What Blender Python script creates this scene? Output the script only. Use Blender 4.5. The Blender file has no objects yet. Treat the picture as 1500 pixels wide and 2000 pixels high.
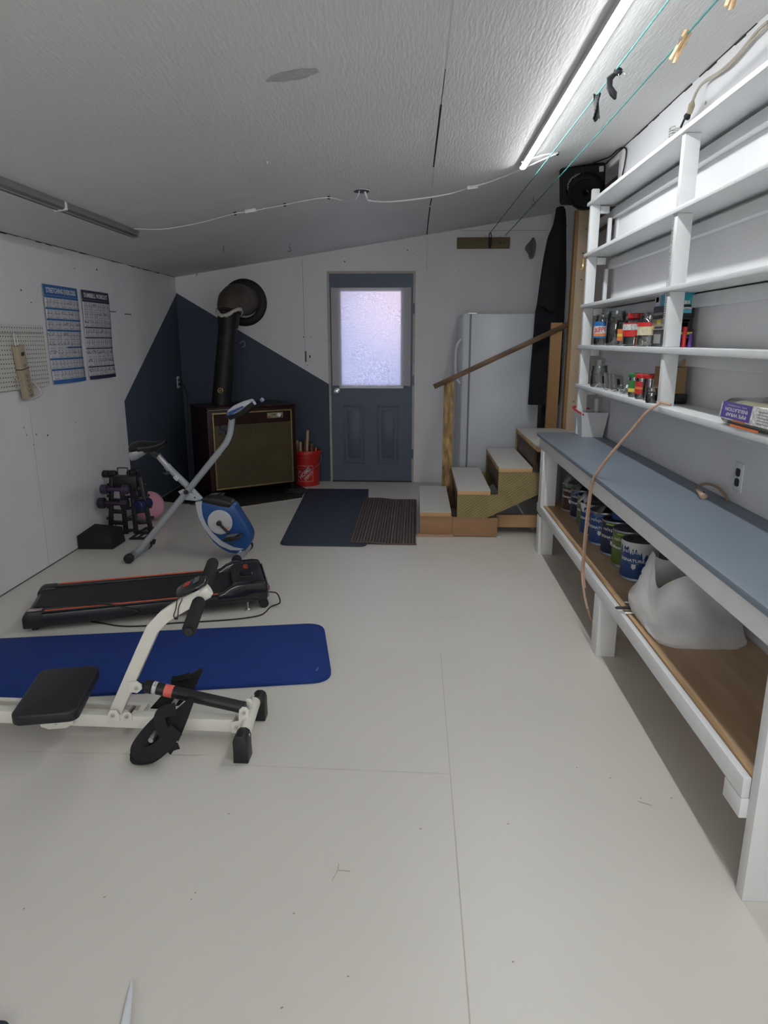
import bpy, bmesh, math, random
from mathutils import Vector, Matrix
random.seed(7)
PI = math.pi
sc = bpy.context.scene
COL = sc.collection
# ---------------------------------------------------------------- camera
FPX, VPX, VPY, CAMH = 1340.0, 812.0, 664.0, 1.45
_u, _v = (VPX-750)/FPX, -(VPY-1000)/FPX
PITCH = math.atan2(_v, 1); YAW = math.asin(_u/math.sqrt(_u*_u+_v*_v+1))
CF = Vector((-math.sin(YAW)*math.cos(PITCH), math.cos(YAW)*math.cos(PITCH), -math.sin(PITCH)))
CR = Vector((math.cos(YAW), math.sin(YAW), 0)); CU = CR.cross(CF)
CP = Vector((0, 0, CAMH))
cam = bpy.data.cameras.new('camera'); camo = bpy.data.objects.new('camera', cam); COL.objects.link(camo)
cam.sensor_fit = 'VERTICAL'; cam.sensor_height = 36; cam.lens = FPX/2000*36; cam.clip_start = 0.05
m3 = Matrix((CR, CU, -CF)).transposed()
camo.matrix_world = Matrix.Translation(CP) @ m3.to_4x4()
sc.camera = camo
# ---------------------------------------------------------------- world, lights, exposure
sc.view_settings.view_transform = 'Standard'; sc.view_settings.look = 'None'
sc.view_settings.gamma = 1; sc.view_settings.exposure = 0.36; sc.view_settings.use_curve_mapping = False
w = bpy.data.worlds.new('daylight'); sc.world = w; w.use_nodes = True
w.node_tree.nodes['Background'].inputs[0].default_value = (0.86, 0.93, 1.0, 1)
w.node_tree.nodes['Background'].inputs[1].default_value = 0.6
TUBE_E = 48.0
def area(name, loc, rot, sx, sy, power, col):
    l = bpy.data.lights.new(name, 'AREA'); l.shape = 'RECTANGLE'; l.size = sx; l.size_y = sy; l.energy = power; l.color = col
    o = bpy.data.objects.new(name, l); COL.objects.link(o); o.location = loc; o.rotation_euler = rot; return o
area('added_fill_front', (-0.5, -2.75, 1.35), (PI/2, 0, 0), 2.4, 1.3, 52, (1.0, 0.98, 0.95))  # unseen fill lamp, added behind the camera to brighten the room
area('blue_dusk_outside', (-0.5, 8.3, 1.3), (-PI/2, 0, 0), 2.2, 2.2, 50, (0.55, 0.58, 1.0))
area('warm_film_backlight', (-0.17, 7.75, 1.86), (-PI/2, 0, 0), 0.3, 0.4, 4.5, (1.0, 0.62, 0.45))  # small added lamp, gives the door film its warm upper right patch

# ---------------------------------------------------------------- points on known surfaces
def pray(px, py): return CF + CR*((px-750)/FPX) + CU*((1000-py)/FPX)
def on_z(px, py, z): d = pray(px, py); return CP + d*((z-CAMH)/d.z)
def on_x(px, py, x): d = pray(px, py); return CP + d*(x/d.x)
def on_y(px, py, y): d = pray(px, py); return CP + d*(y/d.y)
CA, CB = 2.42, 0.152          # ceiling height z = CA + CB*x
def ceil_z(x): return CA + CB*x
def on_c(px, py, drop=0.0):
    d = pray(px, py); t = (CA-drop-CAMH)/(d.z-CB*d.x); return CP + d*t
XL, XR, YB, YF = -2.40, 1.28, 7.09, -2.6

# ---------------------------------------------------------------- materials
MATS = {}
def mat(name, col, rough=0.6, metal=0.0, var=0.06, scale=8.0, bump=0.0, bscale=60.0, coat=0.0, stretch=None, trans=0.0, spec=0.5):
    if name in MATS: return MATS[name]
    m = bpy.data.materials.new(name); m.use_nodes = True; nt = m.node_tree; b = nt.nodes['Principled BSDF']
    b.inputs['Roughness'].default_value = rough; b.inputs['Metallic'].default_value = metal
    b.inputs['Coat Weight'].default_value = coat; b.inputs['Transmission Weight'].default_value = trans
    b.inputs['Specular IOR Level'].default_value = spec
    tc = nt.nodes.new('ShaderNodeTexCoord'); mp = nt.nodes.new('ShaderNodeMapping')
    if stretch: mp.inputs['Scale'].default_value = stretch
    nt.links.new(tc.outputs['Object'], mp.inputs['Vector'])
    n = nt.nodes.new('ShaderNodeTexNoise'); n.inputs['Scale'].default_value = scale; n.inputs['Detail'].default_value = 5
    nt.links.new(mp.outputs['Vector'], n.inputs['Vector'])
    r = nt.nodes.new('ShaderNodeMapRange'); r.inputs['To Min'].default_value = 1-var; r.inputs['To Max'].default_value = 1+var
    r.inputs['From Min'].default_value = 0.3; r.inputs['From Max'].default_value = 0.7
    nt.links.new(n.outputs['Fac'], r.inputs['Value'])
    vm = nt.nodes.new('ShaderNodeVectorMath'); vm.operation = 'SCALE'; vm.inputs[0].default_value = col[:3]
    nt.links.new(r.outputs['Result'], vm.inputs['Scale']); nt.links.new(vm.outputs['Vector'], b.inputs['Base Color'])
    if bump > 0:
        n2 = nt.nodes.new('ShaderNodeTexNoise'); n2.inputs['Scale'].default_value = bscale; n2.inputs['Detail'].default_value = 4
        nt.links.new(mp.outputs['Vector'], n2.inputs['Vector'])
        bp = nt.nodes.new('ShaderNodeBump'); bp.inputs['Strength'].default_value = bump; bp.inputs['Distance'].default_value = 0.004
        nt.links.new(n2.outputs['Fac'], bp.inputs['Height']); nt.links.new(bp.outputs['Normal'], b.inputs['Normal'])
    MATS[name] = m; return m
def srgb(r, g, b):
    f = lambda c: (c/255/12.92) if c/255 <= 0.04045 else ((c/255+0.055)/1.055)**2.4
    return (f(r), f(g), f(b))
def wood(name, c1, c2, rough=0.6, axis='X', scale=6, ring=18):
    m = bpy.data.materials.new(name); m.use_nodes = True; nt = m.node_tree; b = nt.nodes['Principled BSDF']
    b.inputs['Roughness'].default_value = rough
    tc = nt.nodes.new('ShaderNodeTexCoord'); mp = nt.nodes.new('ShaderNodeMapping')
    s = {'X': (0.12, 1, 1), 'Y': (1, 0.12, 1), 'Z': (1, 1, 0.12)}[axis]; mp.inputs['Scale'].default_value = s
    nt.links.new(tc.outputs['Object'], mp.inputs['Vector'])
    n = nt.nodes.new('ShaderNodeTexNoise'); n.inputs['Scale'].default_value = scale*3; n.inputs['Detail'].default_value = 6; n.inputs['Distortion'].default_value = 0.6
    nt.links.new(mp.outputs['Vector'], n.inputs['Vector'])
    wv = nt.nodes.new('ShaderNodeTexWave'); wv.wave_type = 'RINGS'; wv.inputs['Scale'].default_value = ring*0.3; wv.inputs['Distortion'].default_value = 5; wv.inputs['Detail'].default_value = 3
    nt.links.new(mp.outputs['Vector'], wv.inputs['Vector'])
    mx = nt.nodes.new('ShaderNodeMath'); mx.operation = 'MULTIPLY_ADD'; mx.inputs[1].default_value = 0.45; 
    ml = nt.nodes.new('ShaderNodeMath'); ml.operation = 'MULTIPLY'; ml.inputs[1].default_value = 0.6
    nt.links.new(wv.outputs['Fac'], mx.inputs[0]); nt.links.new(n.outputs['Fac'], ml.inputs[0]); nt.links.new(ml.outputs[0], mx.inputs[2])
    cr = nt.nodes.new('ShaderNodeValToRGB'); cr.color_ramp.elements[0].position = 0.25; cr.color_ramp.elements[1].position = 0.75
    cr.color_ramp.elements[0].color = (*c2, 1); cr.color_ramp.elements[1].color = (*c1, 1)
    nt.links.new(mx.outputs[0], cr.inputs['Fac']); nt.links.new(cr.outputs['Color'], b.inputs['Base Color'])
    MATS[name] = m; return m
def clear(name, col=(0.9, 0.93, 0.93), a=0.25, rough=0.08):
    m = bpy.data.materials.new(name); m.use_nodes = True; nt = m.node_tree; nt.nodes.remove(nt.nodes['Principled BSDF'])
    o = nt.nodes['Material Output']; t = nt.nodes.new('ShaderNodeBsdfTransparent'); t.inputs[0].default_value = (*col, 1)
    g = nt.nodes.new('ShaderNodeBsdfGlossy'); g.inputs['Roughness'].default_value = rough
    f = nt.nodes.new('ShaderNodeFresnel'); f.inputs['IOR'].default_value = 1.5
    ad = nt.nodes.new('ShaderNodeMath'); ad.operation = 'ADD'; ad.inputs[1].default_value = a; ad.use_clamp = True
    mx = nt.nodes.new('ShaderNodeMixShader'); nt.links.new(f.outputs[0], ad.inputs[0]); nt.links.new(ad.outputs[0], mx.inputs[0])
    nt.links.new(t.outputs[0], mx.inputs[1]); nt.links.new(g.outputs[0], mx.inputs[2]); nt.links.new(mx.outputs[0], o.inputs[0])
    MATS[name] = m; return m
def emit(name, col, s):
    m = bpy.data.materials.new(name); m.use_nodes = True; nt = m.node_tree; b = nt.nodes['Principled BSDF']
    b.inputs['Base Color'].default_value = (*col, 1); b.inputs['Emission Color'].default_value = (*col, 1); b.inputs['Emission Strength'].default_value = s
    MATS[name] = m; return m
def film(name, col, tr=0.5, alpha=0.0, nscale=300):
    m = bpy.data.materials.new(name); m.use_nodes = True; nt = m.node_tree; nt.nodes.remove(nt.nodes['Principled BSDF'])
    o = nt.nodes['Material Output']; d = nt.nodes.new('ShaderNodeBsdfDiffuse'); t = nt.nodes.new('ShaderNodeBsdfTranslucent')
    for s in (d, t): s.inputs[0].default_value = (*col, 1)
    tc = nt.nodes.new('ShaderNodeTexCoord'); n = nt.nodes.new('ShaderNodeTexNoise'); n.inputs['Scale'].default_value = nscale; n.inputs['Detail'].default_value = 2
    nt.links.new(tc.outputs['Object'], n.inputs['Vector'])
    r = nt.nodes.new('ShaderNodeMapRange'); r.inputs['To Min'].default_value = tr-0.30; r.inputs['To Max'].default_value = tr+0.30
    r.inputs['From Min'].default_value = 0.35; r.inputs['From Max'].default_value = 0.65
    nt.links.new(n.outputs['Fac'], r.inputs['Value'])
    mx = nt.nodes.new('ShaderNodeMixShader'); nt.links.new(r.outputs[0], mx.inputs[0]); nt.links.new(d.outputs[0], mx.inputs[1]); nt.links.new(t.outputs[0], mx.inputs[2])
    tp = nt.nodes.new('ShaderNodeBsdfTransparent'); m2 = nt.nodes.new('ShaderNodeMixShader'); m2.inputs[0].default_value = alpha
    nt.links.new(mx.outputs[0], m2.inputs[1]); nt.links.new(tp.outputs[0], m2.inputs[2]); nt.links.new(m2.outputs[0], o.inputs[0])
    MATS[name] = m; return m

def wall_mat(name, kind):
    m = mat(name, (0.77, 0.77, 0.785), 0.75, var=0.05, scale=2.2, bump=0.35, bscale=55, stretch=(1, 1, 0.35))
    nt = m.node_tree; b = nt.nodes['Principled BSDF']; src = b.inputs['Base Color'].links[0].from_socket
    tc = nt.nodes.new('ShaderNodeTexCoord'); sp = nt.nodes.new('ShaderNodeSeparateXYZ'); nt.links.new(tc.outputs['Object'], sp.inputs[0])
    def math_(op, a, c):
        n = nt.nodes.new('ShaderNodeMath'); n.operation = op
        for i, q in enumerate((a, c)):
            if isinstance(q, (int, float)): n.inputs[i].default_value = q
            else: nt.links.new(q, n.inputs[i])
        return n.outputs[0]
    # sparse scuffs
    n = nt.nodes.new('ShaderNodeTexNoise'); n.inputs['Scale'].default_value = 14; n.inputs['Detail'].default_value = 8; nt.links.new(tc.outputs['Object'], n.inputs['Vector'])
    scuff = math_('GREATER_THAN', n.outputs['Fac'], 0.76)
    mx0 = nt.nodes.new('ShaderNodeMix'); mx0.data_type = 'RGBA'; mx0.inputs['B'].default_value = (0.25, 0.25, 0.26, 1)
    nt.links.new(scuff, mx0.inputs['Factor']); nt.links.new(src, mx0.inputs['A']); src = mx0.outputs['Result']
    if kind == 'back':
        line = math_('ADD', math_('MULTIPLY', math_('ADD', sp.outputs['X'], 2.40), -0.5905), 1.908)
        fac = math_('MULTIPLY', math_('LESS_THAN', sp.outputs['Z'], line), math_('LESS_THAN', sp.outputs['X'], -0.8))
    elif kind == 'left':
        line = math_('ADD', math_('MULTIPLY', math_('SUBTRACT', sp.outputs['Y'], 5.62), 0.636), 0.96)
        fac = math_('MULTIPLY', math_('LESS_THAN', sp.outputs['Z'], line), math_('GREATER_THAN', sp.outputs['Y'], 5.62))
    else: fac = None
    if fac is not None:
        mx = nt.nodes.new('ShaderNodeMix'); mx.data_type = 'RGBA'; mx.inputs['B'].default_value = (0.058, 0.078, 0.112, 1)
        nt.links.new(fac, mx.inputs['Factor']); nt.links.new(src, mx.inputs['A']); src = mx.outputs['Result']
    nt.links.new(src, b.inputs['Base Color'])
    return m
def floor_mat():
    m = mat('floor_paint', (0.66, 0.632, 0.578), 0.38, var=0.025, scale=1.5, bump=0.08, bscale=30)
    nt = m.node_tree; b = nt.nodes['Principled BSDF']; src = b.inputs['Base Color'].links[0].from_socket
    tc = nt.nodes.new('ShaderNodeTexCoord')
    n = nt.nodes.new('ShaderNodeTexNoise'); n.inputs['Scale'].default_value = 17; n.inputs['Detail'].default_value = 6; nt.links.new(tc.outputs['Object'], n.inputs['Vector'])
    g = nt.nodes.new('ShaderNodeMath'); g.operation = 'GREATER_THAN'; g.inputs[1].default_value = 0.775; nt.links.new(n.outputs['Fac'], g.inputs[0])
    mx = nt.nodes.new('ShaderNodeMix'); mx.data_type = 'RGBA'; mx.inputs['B'].default_value = (0.22, 0.2, 0.18, 1)
    nt.links.new(g.outputs[0], mx.inputs['Factor']); nt.links.new(src, mx.inputs['A']); nt.links.new(mx.outputs['Result'], b.inputs['Base Color'])
    return m
def ceil_mat():
    m = mat('ceiling_strand_board_paint', (0.74, 0.735, 0.725), 0.62, var=0.03, scale=1.2)
    nt = m.node_tree; b = nt.nodes['Principled BSDF']; tc = nt.nodes.new('ShaderNodeTexCoord')
    prev = None
    for k, rot in enumerate((0.5, 2.2, 3.9)):
        mp = nt.nodes.new('ShaderNodeMapping'); mp.inputs['Rotation'].default_value = (0, 0, rot); mp.inputs['Scale'].default_value = (1, 0.16, 1)
        n = nt.nodes.new('ShaderNodeTexNoise'); n.inputs['Detail'].default_value = 2; n.inputs['Scale'].default_value = 95
        nt.links.new(tc.outputs['Object'], mp.inputs['Vector']); nt.links.new(mp.outputs[0], n.inputs['Vector'])
        bp = nt.nodes.new('ShaderNodeBump'); bp.inputs['Strength'].default_value = 0.42; bp.inputs['Distance'].default_value = 0.003
        nt.links.new(n.outputs['Fac'], bp.inputs['Height'])
        if prev: nt.links.new(prev, bp.inputs['Normal'])
        prev = bp.outputs['Normal']
    nt.links.new(prev, b.inputs['Normal']); return m

WHITE = mat('white_paint', (0.74, 0.745, 0.75), 0.5, var=0.03, scale=12, bump=0.15, bscale=80)
WHITE_SHELF = mat('white_shelf_paint', (0.72, 0.735, 0.74), 0.45, var=0.03, scale=9, bump=0.15, bscale=70)
CREAM = mat('cream_white_metal', (0.78, 0.76, 0.68), 0.35, coat=0.3, var=0.02)
FRIDGE = mat('white_enamel', (0.60, 0.63, 0.67), 0.35, var=0.02, bump=0.1, bscale=250)
BLACK = mat('black_plastic', (0.012, 0.012, 0.014), 0.45, var=0.1)
BLACK_GLOSS = mat('glossy_black_plastic', (0.010, 0.010, 0.013), 0.2, coat=0.4, var=0.1)
FOAM = mat('black_foam', (0.011, 0.011, 0.013), 0.85, var=0.15, bump=0.3, bscale=300)
FANB = mat('fan_black', (0.006, 0.006, 0.007), 0.7, var=0.1, spec=0.15)
FABRIC = mat('black_webbing', (0.013, 0.013, 0.015), 0.9, var=0.2, bump=0.4, bscale=500)
COATM = mat('dark_navy_cloth', (0.0045, 0.005, 0.008), 0.95, var=0.2, bump=0.3, bscale=100)
CHROME = mat('chrome', (0.75, 0.75, 0.75), 0.2, 1.0, var=0.02)
STEEL = mat('zinc_steel', (0.5, 0.5, 0.5), 0.4, 0.9, var=0.05)
GREYM = mat('silver_grey_paint', (0.36, 0.385, 0.405), 0.42, 0.1, var=0.03)
BLUEP = mat('blue_plastic', (0.012, 0.070, 0.25), 0.35, var=0.05)
LBLUE = mat('pale_silver_plastic', (0.50, 0.52, 0.56), 0.35, var=0.03)
ORANGE = mat('orange_stripe', (0.85, 0.14, 0.045), 0.5, var=0.03)
BELT = mat('treadmill_belt_rubber', (0.013, 0.013, 0.014), 0.6, var=0.15, bump=0.3, bscale=400)
DARKBODY = mat('treadmill_body_plastic', (0.014, 0.014, 0.019), 0.35, var=0.1)
NAVYMAT = mat('navy_rubber', (0.030, 0.040, 0.066), 0.7, var=0.12, bump=0.35, bscale=220)
COUNTER = mat('blue_grey_counter_paint', (0.178, 0.217, 0.262), 0.42, var=0.035, scale=5, bump=0.1, bscale=60)
DOORM = mat('slate_door_paint', (0.085, 0.110, 0.160), 0.45, var=0.04, scale=4)
PLY = wood('plywood_shelf', (0.62, 0.43, 0.27), (0.42, 0.27, 0.15), 0.55, 'Y', 4, 14)
PLYEDGE = wood('plywood_edge', (0.55, 0.36, 0.18), (0.30, 0.18, 0.08), 0.7, 'Y', 14, 30)
PINE = wood('pine', (0.68, 0.55, 0.40), (0.56, 0.43, 0.29), 0.65, 'Z', 3, 8)
PINED = wood('weathered_pine', (0.40, 0.23, 0.10), (0.27, 0.14, 0.055), 0.65, 'Z', 3, 9)
TREATED = wood('green_treated_lumber', (0.31, 0.25, 0.11), (0.19, 0.145, 0.06), 0.75, 'X', 9, 60)
for _n in TREATED.node_tree.nodes:
    if _n.type == 'MAPPING': _n.inputs['Rotation'].default_value = (0, 0.62, 0); _n.inputs['Scale'].default_value = (1, 1, 1)
    if _n.type == 'TEX_WAVE': _n.wave_type = 'BANDS'; _n.bands_direction = 'Z'; _n.inputs['Distortion'].default_value = 2.5
    if _n.type == 'TEX_NOISE': _n.inputs['Scale'].default_value = 9
BROWNB = wood('brown_lumber', (0.36, 0.20, 0.10), (0.22, 0.115, 0.055), 0.7, 'X', 4, 8)
PINEX = wood('pine_board', (0.58, 0.37, 0.19), (0.45, 0.27, 0.13), 0.7, 'X', 4, 8)
DKWOOD = wood('stained_board', (0.10, 0.055, 0.025), (0.045, 0.025, 0.012), 0.6, 'X', 4, 8)
OSB = mat('strand_board_edge', (0.36, 0.23, 0.10), 0.8, var=0.75, scale=22, stretch=(1, 1, 0.35), bump=0.4, bscale=60)
MAROON = mat('maroon_enamel', (0.030, 0.010, 0.009), 0.42, var=0.25, spec=0.3)
BRASS = mat('aged_brass_trim', (0.36, 0.27, 0.12), 0.4, 0.6, var=0.2, scale=40)
STOVE = mat('black_stovepipe', (0.013, 0.012, 0.012), 0.5, 0.3, var=0.4, scale=20)
RUSTP = mat('brown_insulated_pipe', (0.085, 0.068, 0.058), 0.6, 0.3, var=0.25, scale=14)
WOOL = mat('white_sealing_wool', (0.55, 0.52, 0.48), 0.95, var=0.2, scale=60, bump=1.0, bscale=120)
RED = mat('red_plastic', (0.50, 0.018, 0.014), 0.4, var=0.05)
REDLID = mat('red_lid', (0.55, 0.02, 0.02), 0.45)
WPRINT = mat('white_print', (0.75, 0.75, 0.75), 0.6)
DPRINT = mat('dark_print', (0.06, 0.06, 0.07), 0.6)
PAPER = mat('poster_paper', (0.60, 0.60, 0.63), 0.35, var=0.03, coat=0.2)
PBLUE = mat('poster_blue', (0.012, 0.12, 0.36), 0.4)
PNAVY = mat('poster_navy', (0.014, 0.014, 0.05), 0.4)
YMAT = mat('royal_blue_foam', (0.002, 0.030, 0.20), 0.8, var=0.06, bump=0.3, bscale=250)
PINK = mat('pink_rubber', (0.85, 0.40, 0.50), 0.4, var=0.03)
PURPLE = mat('purple_vinyl', (0.055, 0.032, 0.085), 0.5, var=0.05)
DPURPLE = mat('dark_plum_vinyl', (0.028, 0.018, 0.036), 0.5, var=0.05)
NAVYV = mat('navy_vinyl', (0.010, 0.014, 0.085), 0.5)
BEIGE = mat('beige_plastic', (0.42, 0.35, 0.24), 0.5, var=0.04)
IVORY = mat('ivory_cord', (0.70, 0.68, 0.60), 0.5)
CORDW = mat('white_cord', (0.75, 0.75, 0.74), 0.45)
CORDB = mat('black_cord', (0.01, 0.01, 0.01), 0.5)
CORDBR = mat('brown_extension_cord', (0.50, 0.33, 0.24), 0.45)
TEAL = mat('teal_rope', (0.05, 0.24, 0.23), 0.6, bump=0.4, bscale=800)
ALU = mat('grey_aluminium', (0.26, 0.265, 0.27), 0.4, 0.5, var=0.05)
GREYPANEL = mat('grey_door_panel', (0.30, 0.29, 0.28), 0.6, var=0.03)
BROWNPANEL = mat('brown_board', (0.10, 0.060, 0.045), 0.6, var=0.15, scale=30)
MILKY = mat('milky_plastic', (0.62, 0.62, 0.62), 0.35, var=0.02)
CARD = mat('cardboard', (0.30, 0.19, 0.10), 0.8, var=0.05, scale=20)
TRIMBEIGE = mat('beige_door_jamb', (0.46, 0.44, 0.38), 0.6, var=0.15, scale=30)
GLASSJ = clear('clear_jar', (0.88, 0.91, 0.91), 0.10)
GLASSW = clear('window_glass', (0.95, 0.96, 0.97), 0.03)
WRAPC = clear('clear_wrap', (0.93, 0.94, 0.94), 0.10, 0.15)
TUBE = emit('lamp_diffuser', (0.97, 0.99, 1.0), TUBE_E)
CURT = film('translucent_window_film', (0.82, 0.82, 0.86), 0.42, 0.05, 190)
BAGM = film('thin_white_bag_plastic', (0.92, 0.91, 0.90), 0.30, 0.0, 3)

# ---------------------------------------------------------------- mesh builder
class MB:
    def __init__(s): s.v = []; s.f = []
    def add(s, vs, fs):
        o = len(s.v); s.v += [Vector(p) for p in vs]; s.f += [tuple(i+o for i in f) for f in fs]; return s
    def box(s, x0, x1, y0, y1, z0, z1):
        vs = [(x, y, z) for x in (x0, x1) for y in (y0, y1) for z in (z0, z1)]
        return s.add(vs, [(0,1,3,2), (4,6,7,5), (0,4,5,1), (2,3,7,6), (0,2,6,4), (1,5,7,3)])
    def obox(s, c, size, rot=(0, 0, 0)):
        from mathutils import Euler
        M = Euler(rot).to_matrix(); c = Vector(c)
        vs = [c + M @ Vector((x*size[0]/2, y*size[1]/2, z*size[2]/2)) for x in (-1, 1) for y in (-1, 1) for z in (-1, 1)]
        return s.add(vs, [(0,1,3,2), (4,6,7,5), (0,4,5,1), (2,3,7,6), (0,2,6,4), (1,5,7,3)])
    def beam(s, p0, p1, w, h, up=(0, 0, 1)):
        p0 = Vector(p0); p1 = Vector(p1); d = (p1-p0).normalized(); up = Vector(up); a = d.cross(up)
        if a.length < 1e-4: a = d.cross(Vector((1, 0, 0)))
        a.normalize(); b = a.cross(d)
        vs = [p + a*(i*w/2) + b*(j*h/2) for p in (p0, p1) for i, j in ((-1,-1), (1,-1), (1,1), (-1,1))]
        return s.add(vs, [(3,2,1,0), (4,5,6,7), (0,1,5,4), (1,2,6,5), (2,3,7,6), (3,0,4,7)])
    def rings(s, pts, rads, n=12, cap=True, flat=1.0, up=None):
        pts = [Vector(p) for p in pts]; N = len(pts)
        t0 = (pts[1]-pts[0]).normalized(); ref = Vector(up) if up else (Vector((0, 0, 1)) if abs(t0.z) < 0.9 else Vector((1, 0, 0)))
        a = t0.cross(ref).normalized(); vs = []
        for i, p in enumerate(pts):
            t = (pts[min(i+1, N-1)]-pts[max(i-1, 0)])
            t = t.normalized() if t.length > 1e-9 else t0
            a = (a - t*a.dot(t))
            if a.length < 1e-6: a = t.orthogonal()
            a.normalize(); b = t.cross(a)
            r = rads[i] if isinstance(rads, (list, tuple)) else rads
            for k in range(n):
                th = 2*PI*k/n; vs.append(p + a*(math.cos(th)*r) + b*(math.sin(th)*r*flat))
        fs = [(i*n+k, i*n+(k+1) % n, (i+1)*n+(k+1) % n, (i+1)*n+k) for i in range(N-1) for k in range(n)]
        if cap: fs += [tuple(range(n-1, -1, -1)), tuple((N-1)*n+k for k in range(n))]
        return s.add(vs, fs)
    def cyl(s, p0, p1, r0, r1=None, n=24): return s.rings([p0, p1], [r0, r0 if r1 is None else r1], n)
    def tube(s, path, r, n=8, sm=6, flat=1.0):
        return s.rings(curve(path, sm) if sm else path, r, n, flat=flat)
    def lathe(s, prof, c, n=28, ax='Z', cap=True):
        c = Vector(c); vs = []
        for r, z in prof:
            for k in range(n):
                th = 2*PI*k/n; q = (r*math.cos(th), r*math.sin(th), z)
                if ax == 'Y': q = (q[0], q[2], q[1])
                if ax == 'X': q = (q[2], q[0], q[1])
                vs.append(c+Vector(q))
        N = len(prof); fs = [(i*n+k, i*n+(k+1) % n, (i+1)*n+(k+1) % n, (i+1)*n+k) for i in range(N-1) for k in range(n)]
        if cap: fs += [tuple(range(n-1, -1, -1)), tuple((N-1)*n+k for k in range(n))]
        return s.add(vs, fs)
    def prism(s, poly, fn, w0, w1):
        n = len(poly); vs = [fn(u, v, w0) for u, v in poly] + [fn(u, v, w1) for u, v in poly]
        return s.add(vs, [tuple(range(n-1, -1, -1)), tuple(range(n, 2*n))] + [(i, (i+1) % n, n+(i+1) % n, n+i) for i in range(n)])
    def ball(s, c, r, sx=1, sy=1, sz=1, n=20, m=12):
        prof = [(max(r*math.sin(PI*i/m), 1e-4), -r*math.cos(PI*i/m)) for i in range(m+1)]
        o = len(s.v); s.lathe(prof, (0, 0, 0), n); c = Vector(c)
        for i in range(o, len(s.v)): p = s.v[i]; s.v[i] = c + Vector((p.x*sx, p.y*sy, p.z*sz))
        return s
    def ring(s, c, R, r, ax='Y', n=28, m=8, a0=0, a1=2*PI):
        c = Vector(c); pts = []; full = abs(a1-a0-2*PI) < 1e-6
        for k in range(n+1):
            th = a0+(a1-a0)*k/n; q = (R*math.cos(th), R*math.sin(th))
            pts.append(c + Vector({'Y': (q[0], 0, q[1]), 'Z': (q[0], q[1], 0), 'X': (0, q[0], q[1])}[ax]))
        return s.rings(pts, r, m, cap=not full)
    def grid(s, nu, nv, fn):
        vs = [fn(i/nu, j/nv) for i in range(nu+1) for j in range(nv+1)]
        return s.add(vs, [(i*(nv+1)+j, (i+1)*(nv+1)+j, (i+1)*(nv+1)+j+1, i*(nv+1)+j+1) for i in range(nu) for j in range(nv)])
    def text(s, body, fn, width=None, height=0.1, align='CENTER', bold=0.0, sub=0):
        c = bpy.data.curves.new('t', 'FONT'); c.body = body; c.align_x = align; c.align_y = 'CENTER'; c.size = 1; c.resolution_u = 2; c.offset = bold
        o = bpy.data.objects.new('t', c); COL.objects.link(o); bpy.context.view_layer.update()
        me = bpy.data.meshes.new_from_object(o.evaluated_get(bpy.context.evaluated_depsgraph_get()))
        bpy.data.objects.remove(o)
        if not me.vertices: return s
        xs = [v.co.x for v in me.vertices]; ys = [v.co.y for v in me.vertices]
        cx, cy = (min(xs)+max(xs))/2, (min(ys)+max(ys))/2; sy = height/(max(ys)-min(ys)); sx = (width/(max(xs)-min(xs))) if width else sy
        s.add([fn((v.co.x-cx)*sx, (v.co.y-cy)*sy) for v in me.vertices], [tuple(p.vertices) for p in me.polygons])
        bpy.data.meshes.remove(me); return s
    def xf(s, M, start=0):
        for i in range(start, len(s.v)): s.v[i] = M @ s.v[i]
        return s
    def obj(s, name, m, parent=None, off=None, bevel=0, seg=2, smooth=35, flip=False, solid=0, subd=0):
        me = bpy.data.meshes.new(name); me.from_pydata([tuple(p) for p in s.v], [], s.f); me.validate()
        bm = bmesh.new(); bm.from_mesh(me)
        if off is not None: bmesh.ops.transform(bm, matrix=off, verts=bm.verts)
        bmesh.ops.recalc_face_normals(bm, faces=bm.faces)
        if bevel:
            ed = [e for e in bm.edges if len(e.link_faces) == 2 and e.calc_face_angle(0) > 0.5]
            bmesh.ops.bevel(bm, geom=ed, offset=bevel, segments=seg, affect='EDGES', profile=0.5, clamp_overlap=True)
        bm.to_mesh(me); bm.free()
        for p in me.polygons: p.use_smooth = True
        me.set_sharp_from_angle(angle=math.radians(smooth))
        me.materials.append(m)
        o = bpy.data.objects.new(name, me); COL.objects.link(o); o.parent = parent
        if solid: q = o.modifiers.new('s', 'SOLIDIFY'); q.thickness = solid; q.offset = 0
        if subd: q = o.modifiers.new('d', 'SUBSURF'); q.levels = subd; q.render_levels = subd
        return o
def curve(path, sm=6):
    P = [Vector(p) for p in path]
    if len(P) < 3: return P
    out = []
    for i in range(len(P)-1):
        a = P[max(i-1, 0)]; b = P[i]; c = P[i+1]; d = P[min(i+2, len(P)-1)]
        for k in range(sm):
            t = k/sm; out.append(0.5*((2*b)+(c-a)*t+(2*a-5*b+4*c-d)*t*t+(3*b-a-3*c+d)*t**3))
    return out+[P[-1]]
class Thing:
    def __init__(s, name, label, cat, loc, rz=0.0, group=None):
        o = bpy.data.objects.new(name, None); COL.objects.link(o); o.location = loc; o.rotation_euler = (0, 0, rz); o.empty_display_size = 0.1
        o['label'] = label; o['category'] = cat
        if group: o['group'] = group
        s.o = o; s.inv = (Matrix.Translation(Vector(loc)) @ Matrix.Rotation(rz, 4, 'Z')).inverted()
    def part(s, name, mb, m, parent=None, world=True, label=None, **k):
        o = mb.obj(name, m, parent or s.o, off=s.inv if world else None, **k)
        if label: o['label'] = label
        return o
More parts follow.
